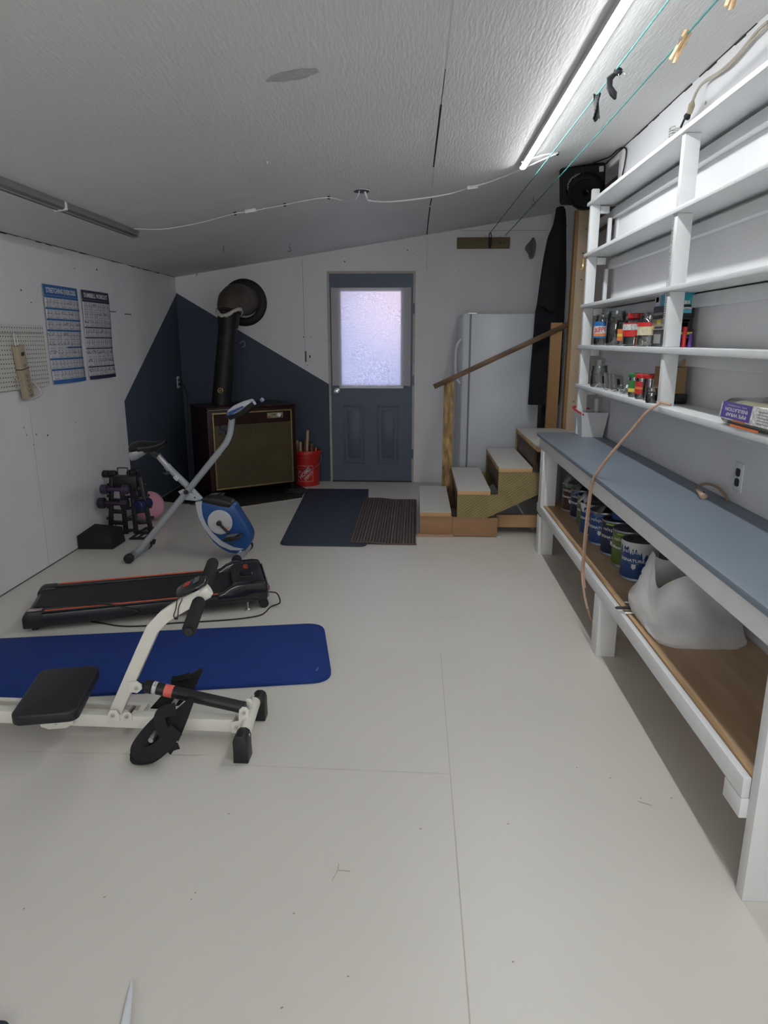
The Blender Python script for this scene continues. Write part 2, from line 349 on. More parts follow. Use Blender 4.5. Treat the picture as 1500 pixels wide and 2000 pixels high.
def solo(name, mb, m, label, cat, loc=None, group=None, **k):
    if loc is None:
        n = len(mb.v); zs = min(p.z for p in mb.v); loc = (sum(p.x for p in mb.v)/n, sum(p.y for p in mb.v)/n, zs)
    o = mb.obj(name, m, None, off=Matrix.Translation(-Vector(loc)), **k); o.location = loc
    o['label'] = label; o['category'] = cat
    if group: o['group'] = group
    return o
def struct(name, mb, m, parent=None, **k):
    o = mb.obj(name, m, parent, **k)
    if parent is None: o['kind'] = 'structure'
    return o
def XY(z0): return lambda u, v, w: (u, v, w)
def XZ(): return lambda u, v, w: (u, w, v)
def YZ(): return lambda u, v, w: (w, u, v)
def rrect(x0, x1, y0, y1, r, n=6):
    out = []
    for cx, cy, a in ((x1-r, y0+r, -PI/2), (x1-r, y1-r, 0), (x0+r, y1-r, PI/2), (x0+r, y0+r, PI)):
        for k in range(n+1): t = a+PI/2*k/n; out.append((cx+r*math.cos(t), cy+r*math.sin(t)))
    return out

# ================================================================ SETTING
T = 0.12
struct('floor', MB().box(XL-T, XR+0.5, YF-T, YB+T, -0.08, 0.0), floor_mat())
b = MB(); x0, x1 = XL-T, XR+0.45
b.add([(x0, YF-T, ceil_z(x0)), (x1, YF-T, ceil_z(x1)), (x1, YB+T, ceil_z(x1)), (x0, YB+T, ceil_z(x0)),
       (x0, YF-T, ceil_z(x0)+.1), (x1, YF-T, ceil_z(x1)+.1), (x1, YB+T, ceil_z(x1)+.1), (x0, YB+T, ceil_z(x0)+.1)],
      [(0,1,2,3), (4,7,6,5), (0,4,5,1), (1,5,6,2), (2,6,7,3), (3,7,4,0)])
ceil_o = struct('ceiling', b, ceil_mat())
struct('wall_left', MB().box(XL-T, XL, YF-T, YB+T, 0, ceil_z(XL)+0.01), wall_mat('left_wall_paint', 'left'))
# back wall with the door opening
DX0, DX1, DZ = -0.872, -0.018, 2.095
def bw(x0, x1, z0, z1=None):
    b.add([(x0, YB, z0), (x1, YB, z0), (x1, YB, z1 or ceil_z(x1)+.01), (x0, YB, z1 or ceil_z(x0)+.01),
           (x0, YB+T, z0), (x1, YB+T, z0), (x1, YB+T, z1 or ceil_z(x1)+.01), (x0, YB+T, z1 or ceil_z(x0)+.01)],
          [(0,1,2,3), (4,7,6,5), (0,4,5,1), (1,5,6,2), (2,6,7,3), (3,7,4,0)])
b = MB(); bw(XL, DX0, 0); bw(DX0, DX1, DZ); bw(DX1, XR+T, 0)
wb = struct('wall_back', b, wall_mat('back_wall_paint', 'back'))
# right wall with the raised doorway
OY0, OY1, OZ0, OZ1 = 4.80, 5.90, 0.70, 2.57
b = MB(); zt = ceil_z(XR)+.02
b.box(XR, XR+T, YF-T, OY0, 0, zt); b.box(XR, XR+T, OY1, YB+T, 0, zt); b.box(XR, XR+T, OY0, OY1, 0, OZ0); b.box(XR, XR+T, OY0, OY1, OZ1, zt)
struct('wall_right', b, wall_mat('right_wall_paint', 'right'))
# wall behind the camera, with a wide unseen window added to bring in fill light
b = MB(); b.box(XL-T, -1.7, YF-T, YF, 0, 2.8); b.box(0.7, XR+.5, YF-T, YF, 0, 2.8); b.box(-1.7, 0.7, YF-T, YF, 0, 0.7); b.box(-1.7, 0.7, YF-T, YF, 2.0, 2.8)
struct('wall_front', b, WHITE)
wf = struct('added_fill_window', MB().box(-1.7, 0.7, YF-.07, YF-.03, .7, .75).box(-1.7, 0.7, YF-.07, YF-.03, 1.95, 2.0).box(-1.7, -1.65, YF-.07, YF-.03, .75, 1.95).box(.65, .7, YF-.07, YF-.03, .75, 1.95).box(-.53, -.47, YF-.07, YF-.03, .75, 1.95), WHITE, bevel=.004)
struct('added_fill_pane', MB().box(-1.65, .65, YF-.052, YF-.048, .75, 1.95), GLASSW, wf)
# seams of the floor sheets
b = MB()
def strip(pts, w, z=0.0012):
    for i in range(len(pts)-1):
        p, q = Vector((*pts[i], z)), Vector((*pts[i+1], z)); d = (q-p).normalized(); n = Vector((-d.y, d.x, 0))*w/2
        b.add([p-n, q-n, q+n, p+n], [(0,1,2,3)])
strip([(0.135, -2.5), (0.135, 3.02)], .0025); strip([(-1.06, 3.7), (-1.06, 4.9)], .0012)
strip([(0.135, 3.46), (1.2, 3.46)], .0018); strip([(-2.4, 2.13), (-.75, 2.15)], .0018); strip([(-.7, 2.1), (0.135, 2.08)], .0012)
struct('trim_floor_seams', b, mat('seam_dirt', (0.50, 0.47, 0.42), 0.7))
b = MB(); p = on_z(660, 1700, 0); strip([(p.x, p.y), (p.x, p.y+.025)], .0016); strip([(p.x, p.y), (p.x+.035, p.y-.002)], .0016); strip([(p.x, p.y), (p.x-.012, p.y-.04)], .0016)
for px, py in ((572, 1785), (445, 1590), (202, 1753), (45, 1776), (380, 1745), (372, 1757), (548, 1970), (678, 1908), (1310, 1560), (1250, 1560), (1190, 1520), (990, 1610), (1125, 1500), (820, 1620), (1000, 1880)):
    p = on_z(px, py, 0); strip([(p.x, p.y), (p.x+.004+.003*random.random(), p.y+.004*random.random())], .004)
p = on_z(1245, 1565, 0); strip([(p.x, p.y), (p.x+.04, p.y-.02)], .002)
struct('trim_floor_scuffs', b, mat('floor_scuffs', (0.30, 0.27, 0.24), 0.8))
# seams and cracks of the ceiling sheets
b = MB()
def cstrip(pts, w, d=0.0015):
    for i in range(len(pts)-1):
        p, q = Vector(pts[i]), Vector(pts[i+1]); t = (q-p).normalized(); n = t.cross(Vector((0, 0, 1))).normalized()*w/2; dn = Vector((0, 0, -d))
        b.add([p-n+dn, q-n+dn, q+n+dn, p+n+dn], [(0,1,2,3)])
cc = lambda x, y: (x, y, ceil_z(x))
cstrip([cc(.10, 2.9), cc(.098, 3.3)], .003); cstrip([cc(.098, 3.3), cc(.093, 4.40)], .009); cstrip([cc(.103, 5.32), cc(.097, 5.6)], .008); cstrip([cc(.097, 5.65), cc(.095, 7.05)], .010)
struct('trim_ceiling_cracks', b, mat('crack_dark', (0.02, 0.02, 0.02), 0.9))
b = MB(); cstrip([cc(-2.38, 4.34), cc(-1.95, 4.355)], .012); cstrip([cc(-1.75, 4.36), cc(-1.5, 4.37)], .012); cstrip([cc(-1.2, 4.36), cc(.1, 4.34)], .006); cstrip([cc(.095, 4.42), cc(.097, 5.3)], .012); cstrip([cc(.1, 4.36), cc(.62, 4.33)], .006)
cstrip([cc(-.55, 4.20), cc(-.23, 4.0)], .008); cstrip([cc(-1.3, 5.9), cc(-.25, 5.95)], .008); cstrip([cc(.1, 1.2), cc(.1, 2.9)], .006)
struct('trim_ceiling_seams', b, mat('seam_paint', (0.72, 0.71, 0.69), 0.6))
b = MB()
for i in range(60):
    y = 3.2+i*.065; w_ = .006+.01*random.random(); x = XL+.004
    if random.random() < .93: b.box(XL+.0005, XL+w_*.5, y, y+.066, ceil_z(XL)-.001-.005*random.random()**2, ceil_z(XL)+.002)
for i in range(50):
    y = 2.4+i*.09; 
    if random.random() < .85: b.box(XR-.005, XR-.0005, y, y+.091, ceil_z(XR)-.003-.006*random.random()**2, ceil_z(XR)+.001)
struct('trim_ceiling_corner_gaps', b, mat('gap_dark', (0.03, 0.028, 0.025), 0.9))
# stain patch on the ceiling
p = on_c(573, 146); b = MB()
n = 22; ring = []
for k in range(n):
    a = 2*PI*k/n; r = 1+.12*random.uniform(-1, 1); x = p.x+.092*r*math.cos(a); ring.append((x, p.y+.045*r*math.sin(a), ceil_z(x)-.0016))
b.add(ring, [tuple(range(n))])
struct('trim_ceiling_patch', b, mat('stain_grey', (0.50, 0.49, 0.48), 0.8, var=.15, scale=30))
# wall seams
b = MB()
def seam(p, q, w, wall):
    p = Vector(p); q = Vector(q)
    nrm = {'back': Vector((0, -1, 0)), 'left': Vector((1, 0, 0)), 'right': Vector((-1, 0, 0))}[wall]; t = (q-p).normalized(); s_ = t.cross(nrm)*w/2; o = nrm*.0015
    b.add([p-s_+o, q-s_+o, q+s_+o, p+s_+o], [(0,1,2,3)])
sx = on_y(592, 560, YB).x; seam((sx, YB, 1.2), (sx, YB, ceil_z(sx)-.03), .003, 'back'); seam((.1, YB, DZ+.02), (.1, YB, ceil_z(.1)-.03), .002, 'back')
seam((.42, YB, 2.47), (1.25, YB, 2.47), .003, 'back')
ly = 4.20; seam((XL, ly, 0), (XL, ly, 1.05), .002, 'left')
seam((XR, 4.62, .83), (XR, 4.62, 1.14), .003, 'right')
q = on_x(155, 500, XL)
struct('trim_wall_seams', b, mat('wall_seam', (0.22, 0.22, 0.22), 0.8))
b = MB(); b.box(XL, XL+.008, 5.50, 5.60, 1.665, 1.670).box(XL, XL+.008, 5.78, 5.90, 1.655, 1.661)
for px, py, r in ((188, 528, .012), (145, 525, .006), (60, 592, .007), (40, 568, .008), (92, 852, .010), (70, 850, .007), (65, 870, .005), (180, 585, .004)):
    p = on_x(px, py, XL); b.box(XL, XL+.001, p.y, p.y+r*1.6, p.z, p.z+r)
for px, py, r in ((672, 512, .012), (592, 659, .010), (597, 659, .006), (606, 659, .008), (795, 490, .010), (808, 495, .006), (600, 714, .008), (895, 530, .006)):
    p = on_y(px, py, YB); b.box(p.x, p.x+r, YB-.001, YB, p.z, p.z+r)
struct('trim_wall_scuffs', b, mat('dark_scuffs', (0.06, 0.055, 0.055), 0.9))
# thin dark strip along the foot of the left wall
struct('base_strip_left', MB().box(XL+.0005, XL+.004, YF, 5.6, 0, .006), mat('dark_base_strip', (0.13, 0.12, 0.11), 0.9))

# ---- entrance door in the back wall
LX0, LX1, LZ0, LZ1 = -0.755, -0.140, 0.995, 1.925
yd = YB-0.004
b = MB()
b.box(DX0+.012, LX0, yd, yd+.04, .012, DZ-.012); b.box(LX1, DX1-.012, yd, yd+.04, .012, DZ-.012)
b.box(LX0, LX1, yd, yd+.04, .012, LZ0); b.box(LX0, LX1, yd, yd+.04, LZ1, DZ-.012)
d1 = struct('door_1', b, DOORM)
for x0 in (-.735, -.385):
    x1_ = x0+.215; b = MB()
    for (a0, a1, c0, c1, h) in ((x0, x1_, .20, .80, .010), ):
        t_ = .018
        b.box(a0, a1, yd-h*.6, yd, c0, c0+t_).box(a0, a1, yd-h*.6, yd, c1-t_, c1).box(a0, a0+t_, yd-h*.6, yd, c0+t_, c1-t_).box(a1-t_, a1, yd-h*.6, yd, c0+t_, c1-t_)
        b.box(a0+.042, a1-.042, yd-.006, yd, c0+.05, c1-.05)
    struct('door_panel', b, DOORM, d1, bevel=.004)
struct('window_frame', MB().box(LX0-.02, LX1+.02, yd-.012, yd, LZ0-.025, LZ0+.012).box(LX0-.02, LX1+.02, yd-.012, yd, LZ1-.012, LZ1+.025)
       .box(LX0-.02, LX0+.012, yd-.012, yd, LZ0+.012, LZ1-.012).box(LX1-.012, LX1+.02, yd-.012, yd, LZ0+.012, LZ1-.012), WHITE, d1, bevel=.003)
struct('pane', MB().box(LX0, LX1, yd+.016, yd+.020, LZ0, LZ1), GLASSW, d1)
kx, kz = -.800, .945
struct('door_knob', MB().lathe([(.028, 0), (.030, .006), (.014, .010), (.012, .035), (.026, .045), (.030, .058), (.024, .070), (.005, .075)], (0, 0, 0), 20, 'Y').xf(Matrix.Translation((kx, yd, kz)) @ Matrix.Scale(-1, 4, (0, 1, 0))), CHROME, d1)
struct('hinge', MB().box(DX1-.014, DX1+.004, yd-.01, yd-.001, .25, .35).box(DX1-.014, DX1+.004, yd-.01, yd-.001, 1.0, 1.1).box(DX1-.014, DX1+.004, yd-.01, yd-.001, 1.70, 1.80), mat('dark_hinge', (.12, .13, .15), .5, .5), d1)
struct('trim_1', MB().box(DX0-.010, DX0+.013, YB-.010, YB+.05, 0, DZ+.010).box(DX1-.013, DX1+.010, YB-.010, YB+.05, 0, DZ+.010).box(DX0+.013, DX1-.013, YB-.010, YB+.05, DZ-.013, DZ+.010), TRIMBEIGE, bevel=.002)
struct('trim_2', MB().box(DX0+.010, DX1-.010, YB-.012, YB+.05, 0, .012), mat('dark_threshold', (.03, .028, .025), .8))
# film taped over the door window
random.seed(3)
def cf(u, v):
    x = -.842+u*.792; z = 1.952-v*.955; k = math.sin(v*17)*.0012+math.sin(u*9+v*3)*.001
    if v > .93: x += 0
    return (x, yd-.020-abs(k)-.004*math.sin(PI*u)*v, z - (.018*math.sin(u*PI) if v < .01 else 0) + .004*math.sin(u*23)*(v > .99))
solo('window_film', MB().grid(36, 40, cf), CURT, 'translucent white paper film hung over the window of the slate blue door', 'curtain', smooth=60)

# ---- raised doorway in the right wall
PX = XR+.14
fo = struct('door_2', MB().box(PX, PX+.04, OY0-.05, OY1+.05, OZ0-.05, 2.26), GREYPANEL)
struct('door_frame', MB().box(PX-.02, PX-.0005, 5.15, 5.17, OZ0, 2.24), mat('seam_dk', (.12, .12, .12), .7), fo)
struct('trim_3', MB().box(XR-.004, PX, OY1-.035, OY1, OZ0+.005, OZ1-.02), PINE, bevel=.002)
struct('trim_4', MB().box(XR-.022, XR+.02, OY1, OY1+.075, OZ0+.005, OZ1-.12), wood('dark_pine_edge', (.38, .22, .09), (.24, .13, .05), .7, 'Z', 3, 9), bevel=.003)
struct('trim_5', MB().box(PX-.002, PX+.03, OY0-.05, OY1, 2.26, 2.60), BROWNPANEL)
struct('trim_6', MB().box(PX-.06, PX-.004, OY0, OY1-.035, 2.29, 2.33).box(XR-.010, XR+.012, OY0-.065, OY0, 1.9, OZ1+.03).box(XR-.010, XR+.012, OY0, OY1-.05, OZ1-.01, OZ1+.03), WHITE, bevel=.002)
struct('trim_7', MB().box(XR-.02, PX, OY0, OY1, OZ0-.025, OZ0+.004), WHITE)
b = MB()
for z in (.95, 1.2, 1.38, 1.62, 1.83, 1.92, 2.12, 2.3):
    b.cyl((XR+.035+.03*random.random(), OY1-.036, z), (XR+.05, OY1-.0345, z), .004, n=8)
struct('trim_8', b, mat('nail_heads', (.08, .06, .05), .6))

# ================================================================ LAMPS AND CEILING THINGS
def tube_fixture(x, y0, y1, lit, label):
    zc = ceil_z(x)
    t = Thing('tube_light' if lit else 'light_fixture', label, 'ceiling light', (x, y0, zc))
    a = math.atan(CB)
    def fr(u, v, w): return Vector((x + u*math.cos(a) + v*math.sin(a), w, zc + u*math.sin(a) - v*math.cos(a)))
    if lit:
        t.part('housing', MB().prism([(-.021, .001), (.021, .001), (.0215, .024), (.0195, .024), (.0195, .018), (-.0195, .018), (-.0195, .024), (-.0215, .024)], fr, y0, y1), mat('fixture_white', (.62, .63, .64), .4))
        for k in range(2):
            ya = y0+(y1-y0)*k/2; yb = y0+(y1-y0)*(k+1)/2
            prof = [(-.019, .0185)] + [(-.019*math.cos(PI*i/8), .0235+.012*math.sin(PI*i/8)) for i in range(9)] + [(.019, .0185)]
            t.part('diffuser', MB().prism(prof, fr, ya+.004, yb-.004), TUBE)
        t.part('end_cap', MB().prism([(-.024, .001), (.024, .001), (.022, .024), (.012, .035), (-.012, .035), (-.022, .024)], fr, y1+.0005, y1+.010), WHITE)
    else:
        t.part('housing', MB().prism([(-.034, .001), (.034, .001), (.030, .032), (.012, .040), (.012, .030), (-.012, .030), (-.012, .040), (-.030, .032)], fr, y0, y1), ALU, bevel=.001)
        t.part('tube_strip', MB().prism([(-.0115, .0305), (.0115, .0305), (.008, .036), (-.008, .036)], fr, y0+.02, y1-.02), mat('unlit_diffuser', (.40, .40, .41), .5))
        for yy in (3.74, 2.6): t.part('clip', MB().prism([(-.042, .001), (.037, .001), (.037, .018), (.033, .0415), (.022, .0415), (-.022, .0415), (-.033, .0415), (-.042, .018)], fr, yy, yy+.022), WHITE, bevel=.003)
        t.part('end_cap', MB().prism([(-.034, .001), (.034, .001), (.030, .040), (-.030, .040)], fr, y1+.0005, y1+.012), STEEL)
    return t
tube_fixture(.655, 2.28, 4.72, True, 'glowing white tube light on the ceiling above the room, right of the cracks')
tube_fixture(.655, -.90, 1.55, True, 'added fill tube light on the ceiling behind the viewpoint, out of view')  # second lit tube, added out of view to raise the brightness
tube_fixture(-1.85, 2.28, 4.72, False, 'unlit grey metal tube light fixture on the ceiling by the left wall')
# wiring from the ceiling socket
J = on_c(706, 372)
t = Thing('ceiling_socket', 'small dark round ceiling socket with a white rim and two white plugs', 'socket', (J.x, J.y, J.z))
t.part('cover', MB().lathe([(.050, 0), (.050, -.006), (.020, -.009)], (J.x, J.y, J.z-.002), 20), mat('dark_socket', (.035, .035, .035), .6))
t.part('plate', MB().lathe([(.056, 0), (.056, -.003)], (J.x, J.y, J.z-.0006), 20), WHITE)
def cord_c(pts, r, name, m, label, d=.012, cat='cord', sm=8): return solo(name, MB().tube([on_c(x, y, dd if dd is not None else d) for x, y, *q in pts for dd in [q[0] if q else None]], r, 8, sm), m, label, cat)
cord_c([(712, 372, .006), (716, 385, .045), (722, 392, .05), (760, 394), (820, 388), (880, 378), (915, 367), (960, 354), (1010, 334), (1050, 316), (1086, 300), (1084, 299), (1060, 303), (1030, 311), (1018, 316, .02)], .0055, 'electric_cable', CORDW, 'white lamp cord running along the ceiling to the glowing tube light')
cord_c([(702, 372, .006), (698, 385, .045), (688, 392, .05), (668, 391), (640, 386), (600, 391), (556, 400), (520, 407), (488, 413), (455, 418), (400, 433), (350, 443), (310, 448), (262, 447, .02)], .0030, 'electric_cable', CORDW, 'thin white lamp cord running along the ceiling to the unlit fixture')
def on_cord(px, py, name, sz, m, label, cat, ang):
    p = on_c(px, py, .012); return solo(name, MB().obox(p, sz, (0, -math.atan(CB), ang)), m, label, cat, bevel=.004)
on_cord(922, 366, 'cord_switch', (.075, .028, .024), WHITE, 'white inline switch on the cord leading to the glowing tube light', 'switch', .12)
on_cord(489, 412, 'cord_switch', (.07, .026, .022), WHITE, 'white inline switch on the thin cord leading to the unlit fixture', 'switch', -.1)
for px, py, lb in ((642, 386, 'black cord clip on the ceiling, the one nearest the ceiling socket'), (556, 400, 'black cord clip on the ceiling, between the socket and the left inline switch'), (459, 417, 'black cord clip on the ceiling just left of the left inline switch'), (1089, 300, 'black cord clip on the ceiling beside the far end of the glowing tube')):
    p = on_c(px, py, .008); solo('cord_clip', MB().obox(p, (.016, .016, .020)), BLACK, lb, 'clip', bevel=.003)
DKST = mat('dark_wire', (.10, .10, .10), .5, .6)
def hook(px, py, m, label, big=1.0, curl=True):
    p = on_c(px, py); c = (p.x, p.y, p.z-.032*big)
    pts = [(p.x, p.y, p.z-.001), (p.x, p.y, p.z-.022*big)]
    if curl: pts += [(p.x+.010*big*math.cos(a), p.y, p.z-.034*big+.012*big*math.sin(a)) for a in (1.4, .6, -.3, -1.2, -2.1, -2.8)]
    else: pts += [(p.x, p.y, p.z-.05*big)]
    solo('ceiling_hook', MB().tube(pts, .0022, 8, 5), m, label, 'hook')
hook(565, 477, DKST, 'grey metal ceiling hook, the right one of the two above the stovepipe', 1.3)
hook(436, 480, DKST, 'straight grey nail in the ceiling, left of the hook above the stovepipe', 1, False)
hook(1042, 383, DKST, 'dark wire ceiling hook between the two clotheslines', 1.5)
hook(522, 314, WHITE, 'small white painted screw hook in the middle of the ceiling', .3, False)
# clotheslines
def rope(a, b_, r, m, label, sag=.02, frayed=False):
    a = Vector(a); b_ = Vector(b_); pts = [a.lerp(b_, i/30) - Vector((0, 0, sag*math.sin(PI*i/30))) for i in range(31)]
    return solo('clothesline', MB().rings(pts, r, 8), m, label, 'clothesline')
A1, B1 = (.70, 7.055, 2.445), (.815, .9, 2.520)
A2, B2 = (.845, 7.055, 2.420), (.985, .9, 2.545)
TEALD = mat('teal_rope_dull', (.09, .24, .23), .7)
rope(A1, B1, .0032, TEAL, 'thin teal clothesline nearer the glowing tube, with the black cloth scraps on it', .015)
rope(A2, B2, .0036, TEAL, 'thin teal clothesline nearer the shelves, with the wooden clothespins on it', .015)
def onrope(A, B, y): A = Vector(A); B = Vector(B); k = (y-A.y)/(B.y-A.y); p = A.lerp(B, k); p.z -= .015*math.sin(PI*k); return p
def pin(p, label, rx, sc_=1.0, grp='wooden clothespins on the clothesline'):
    t = Thing('clothespin', label, 'clothespin', p, group=grp)
    w_ = mat('clothespin_wood', (.62, .43, .24), .6)
    from mathutils import Euler
    R = Matrix.Translation(p) @ Euler(rx).to_matrix().to_4x4() @ Matrix.Scale(sc_, 4)
    for s in (-1, 1):
        t.part('prong', MB().prism([(s*.0005, .030), (s*.010, .028), (s*.009, 0), (s*.011, -.05), (s*.006, -.052), (s*.001, -.01)], lambda u, v, w: Vector((u, w, v-.02)), -.006, .006).xf(R), w_, bevel=.001)
    t.part('spring', MB().cyl((-.013, 0, -.018), (.013, 0, -.018), .0055, n=12).ring((0, 0, -.03), .011, .0012, 'Y').xf(R), STEEL)
pin(onrope(A2, B2, 2.80), 'weathered wooden clothespin clipped on the line between the glowing tube and the shelves', (.2, .42, .5), 1.3)
pin(onrope(A2, B2, 2.40), 'wooden clothespin on the line at the very top edge of the view', (.2, .2, .5), 1.3)
p = onrope(A1, B1, 3.08); q = onrope(A1, B1, 3.34)
random.seed(5)
def rag(c, sx, sz, seed):
    random.seed(seed); return MB().grid(8, 12, lambda u, v: Vector((c.x+(u-.5)*sx*(1-.45*math.sin(v*3)), c.y+.012*math.sin(u*7+v*5), c.z-v*sz+.006*math.sin(u*9))))
t = Thing('cloth_scrap', 'crumpled black cloth scrap knotted on the clothesline, the larger upper one', 'cloth', p)
t.part('cloth', MB().ball(p+Vector((.010, 0, -.005)), .015, 1.2, 1, 1.0).rings([p+Vector((.012, 0, 0)), p+Vector((-.016, .02, -.022)), p+Vector((-.012, .03, -.05)), p+Vector((.006, .03, -.075)), p+Vector((.014, .03, -.094))], [.010, .022, .020, .024, .008], 10, flat=.5), FABRIC, smooth=60)
t.part('ring', MB().ring(p+Vector((.022, -.01, -.018)), .012, .0015, 'Y', 20, 6), CHROME)
solo('cloth_strip', rag(q, .032, .10, 2), FABRIC, 'short black cloth strip hanging from the clothesline below the larger scrap', 'cloth', solid=.003, smooth=60)
# wooden cleat on the back wall holding the lines
t = Thing('line_cleat', 'olive wooden board screwed high on the back wall holding the clothesline ends', 'board', (.64, YB-.02, 2.305))
t.part('board', MB().box(.387, .892, YB-.038, YB-.0006, 2.305, 2.405), mat('olive_wood', (.155, .125, .060), .7, var=.2, scale=6, stretch=(.2, 1, 1)), bevel=.003)
for x in (.425, .80, .84): t.part('screw', MB().cyl((x, YB-.0385, 2.355), (x, YB-.041, 2.355), .007, n=12), mat('dark_screw', (.03, .03, .03), .5, .5))
for x in (.66, .80): t.part('eye_screw', MB().cyl((x, YB-.02, 2.4055), (x, YB-.02, 2.425), .003, n=8), STEEL)
solo('carabiner', MB().tube([(.70+.013*math.cos(a)*1.0, YB-.052, 2.375+.072*math.sin(a)) for a in [2*PI*i/16 for i in range(17)]], .004, 8, 2).cyl((.70, YB-.052, 2.30), (.70, YB-.052, 2.40), .006, n=8), mat('dark_steel', (.05, .05, .055), .4, .7), 'dark wire snap hook hanging on the olive board on the back wall', 'hook')
b = MB(); random.seed(9)
gx, gz = 1.09, 2.40
for i in range(9):
    dx = -.052+i*.0115; b.tube([(gx+.01, YB-.03, gz-.02), (gx+dx*.9, YB-.028-.004*i % .02, gz-.09), (gx+dx*.7+.012, YB-.03, gz-.17+.004*(i-4)**2*.6)], .0048, 8, 5)
b.tube([(gx+.015, YB-.04, gz-.005), (gx+.035, YB-.05, gz-.06), (gx+.030, YB-.05, gz-.14), (gx+.012, YB-.05, gz-.185), (gx-.010, YB-.05, gz-.16)], .013, 10, 6)
solo('cord_bundle', b, mat('grey_cord_bundle', (.17, .17, .165), .7, var=.3), 'small grey bundle of cord hanging in the upper right corner of the back wall', 'cord')
# cord and plug above the shelves
E_ = lambda px, py, x: on_x(px, py, x)
solo('extension_cord', MB().tube([E_(1500, 42, 1.265), E_(1478, 62, 1.262), E_(1440, 108, 1.26), E_(1405, 140, 1.26), E_(1375, 160, 1.25), E_(1360, 180, 1.24), E_(1352, 200, 1.235)], .0055, 8, 8)
     .tube([E_(1500, 50, 1.265), E_(1470, 78, 1.262), E_(1425, 128, 1.26), E_(1395, 150, 1.26), E_(1368, 168, 1.25), E_(1354, 196, 1.235)], .0045, 8, 8), mat('tan_cord', (.42, .38, .30), .5), 'tan extension cord draped down the wall above the top shelf', 'cord')
pa, pb, pc = E_(1354, 196, 1.235), E_(1346, 222, 1.23), E_(1342, 228, 1.225)
t = Thing('cord_plug', 'tan cord socket with a black plug in it above the top shelf', 'plug', pb)
t.part('socket', MB().rings([pa, pa.lerp(pb, .35), pb], [.008, .024, .019], 14, flat=.55, up=(1, 0, 0)), BEIGE, bevel=.002)
pd, pe = E_(1338, 230, 1.225), E_(1329, 250, 1.22)
t.part('plug', MB().rings([pb, pc, pd], [.010, .016, .006], 12), BLACK); 
t.part('wire', MB().tube([pd, pd.lerp(pe, .5), pe], .005, 8, 4), CORDB)
b = MB(); base = Vector((1.19, 3.56, 2.3035)); pts = []
for i in range(110):
    a = i*.5; k = i/110; pts.append(base+Vector((.028*math.cos(a), .028*math.sin(a), .095*k+.003)))
solo('coiled_tube', MB().rings(pts, .0035, 6), MILKY, 'white coiled plastic tube standing on the top shelf', 'tube')

# ---- fan in the doorway top
t = Thing('fan', 'black box fan hung at a tilt under the ceiling in front of the doorway', 'fan', (1.12, 5.10, 2.30))
from mathutils import Euler
FM = Matrix.Translation((1.115, 5.10, 2.462)) @ Euler((.38, -.02, -.32)).to_matrix().to_4x4()
b = MB(); o_ = []
outer = rrect(-.145, .145, -.10, .125, .02, 4); inner = [(.105*math.cos(2*PI*i/len(outer)-PI/2+.35), -.012+.105*math.sin(2*PI*i/len(outer)-PI/2+.35)) for i in range(len(outer))]
n = len(outer)
vs = [Vector((u, w, v)) for w in (-.045, .045) for u, v in outer+inner]
fs = []
for i in range(n):
    j = (i+1) % n
    fs += [(i, j, n+j, n+i), (2*n+i, 3*n+i, 3*n+j, 2*n+j), (i, 2*n+i, 2*n+j, j), (n+i, n+j, 3*n+j, 3*n+i)]
t.part('shell', MB().add(vs, fs).xf(FM), FANB)
b = MB()
for r in (.025, .045, .065, .085, .102): b.ring((0, -.048, -.012), r, .0018, 'Y', 32, 6)
for k in range(12): a = 2*PI*k/12; b.cyl((.02*math.cos(a), -.048, -.012+.02*math.sin(a)), (.104*math.cos(a), -.048, -.012+.104*math.sin(a)), .0016, n=6)
t.part('grille', b.xf(FM), FANB)
b = MB()
for k in range(5):
    a = 2*PI*k/5
    b.add([(.02*math.cos(a), -.01, -.012+.02*math.sin(a)), (.095*math.cos(a-.3), -.03, -.012+.095*math.sin(a-.3)), (.098*math.cos(a+.45), .015, -.012+.098*math.sin(a+.45)), (.02*math.cos(a+.8), .01, -.012+.02*math.sin(a+.8))], [(0,1,2,3)])
t.part('blades', b.xf(FM), FANB)
t.part('hub', MB().cyl((0, -.05, -.012), (0, .03, -.012), .024, n=20).xf(FM), FANB)
# round front drum, tilted down
DM = Matrix.Translation((1.125, 5.03, 2.412)) @ Euler((.55, 0, -.3)).to_matrix().to_4x4()
t.part('drum', MB().lathe([(.085, .06), (.112, .04), (.118, 0), (.112, -.03), (.10, -.04), (.098, -.02), (.02, -.018)], (0, 0, 0), 32, 'Y', cap=False).xf(DM), FANB, smooth=50)
b = MB()
for r in (.03, .055, .08, .10): b.ring((0, -.040, 0), r, .002, 'Y', 32, 6)
for k in range(16): a = 2*PI*k/16; b.cyl((.015*math.cos(a), -.040, .015*math.sin(a)), (.104*math.cos(a), -.040, .104*math.sin(a)), .0014, n=6)
t.part('grille', b.xf(DM), FANB)
t.part('label_sticker', MB().box(.112, .140, -.0475, -.0455, .085, .118).xf(FM), mat('grey_sticker', (.25, .25, .25), .5), label='small grey printed sticker')
solo('electric_cable', MB().tube([(1.12, 5.08, 2.566), (1.16, 5.03, 2.585), (1.20, 4.95, 2.588), (1.225, 4.86, 2.585), (1.25, 4.78, 2.604), (1.268, 4.71, 2.600), (1.272, 4.66, 2.57), (1.270, 4.665, 2.50), (1.268, 4.70, 2.43), (1.262, 4.73, 2.37)], .0045, 8, 8), CORDB, 'black cord looping from the fan over the top of the shelves', 'cord')

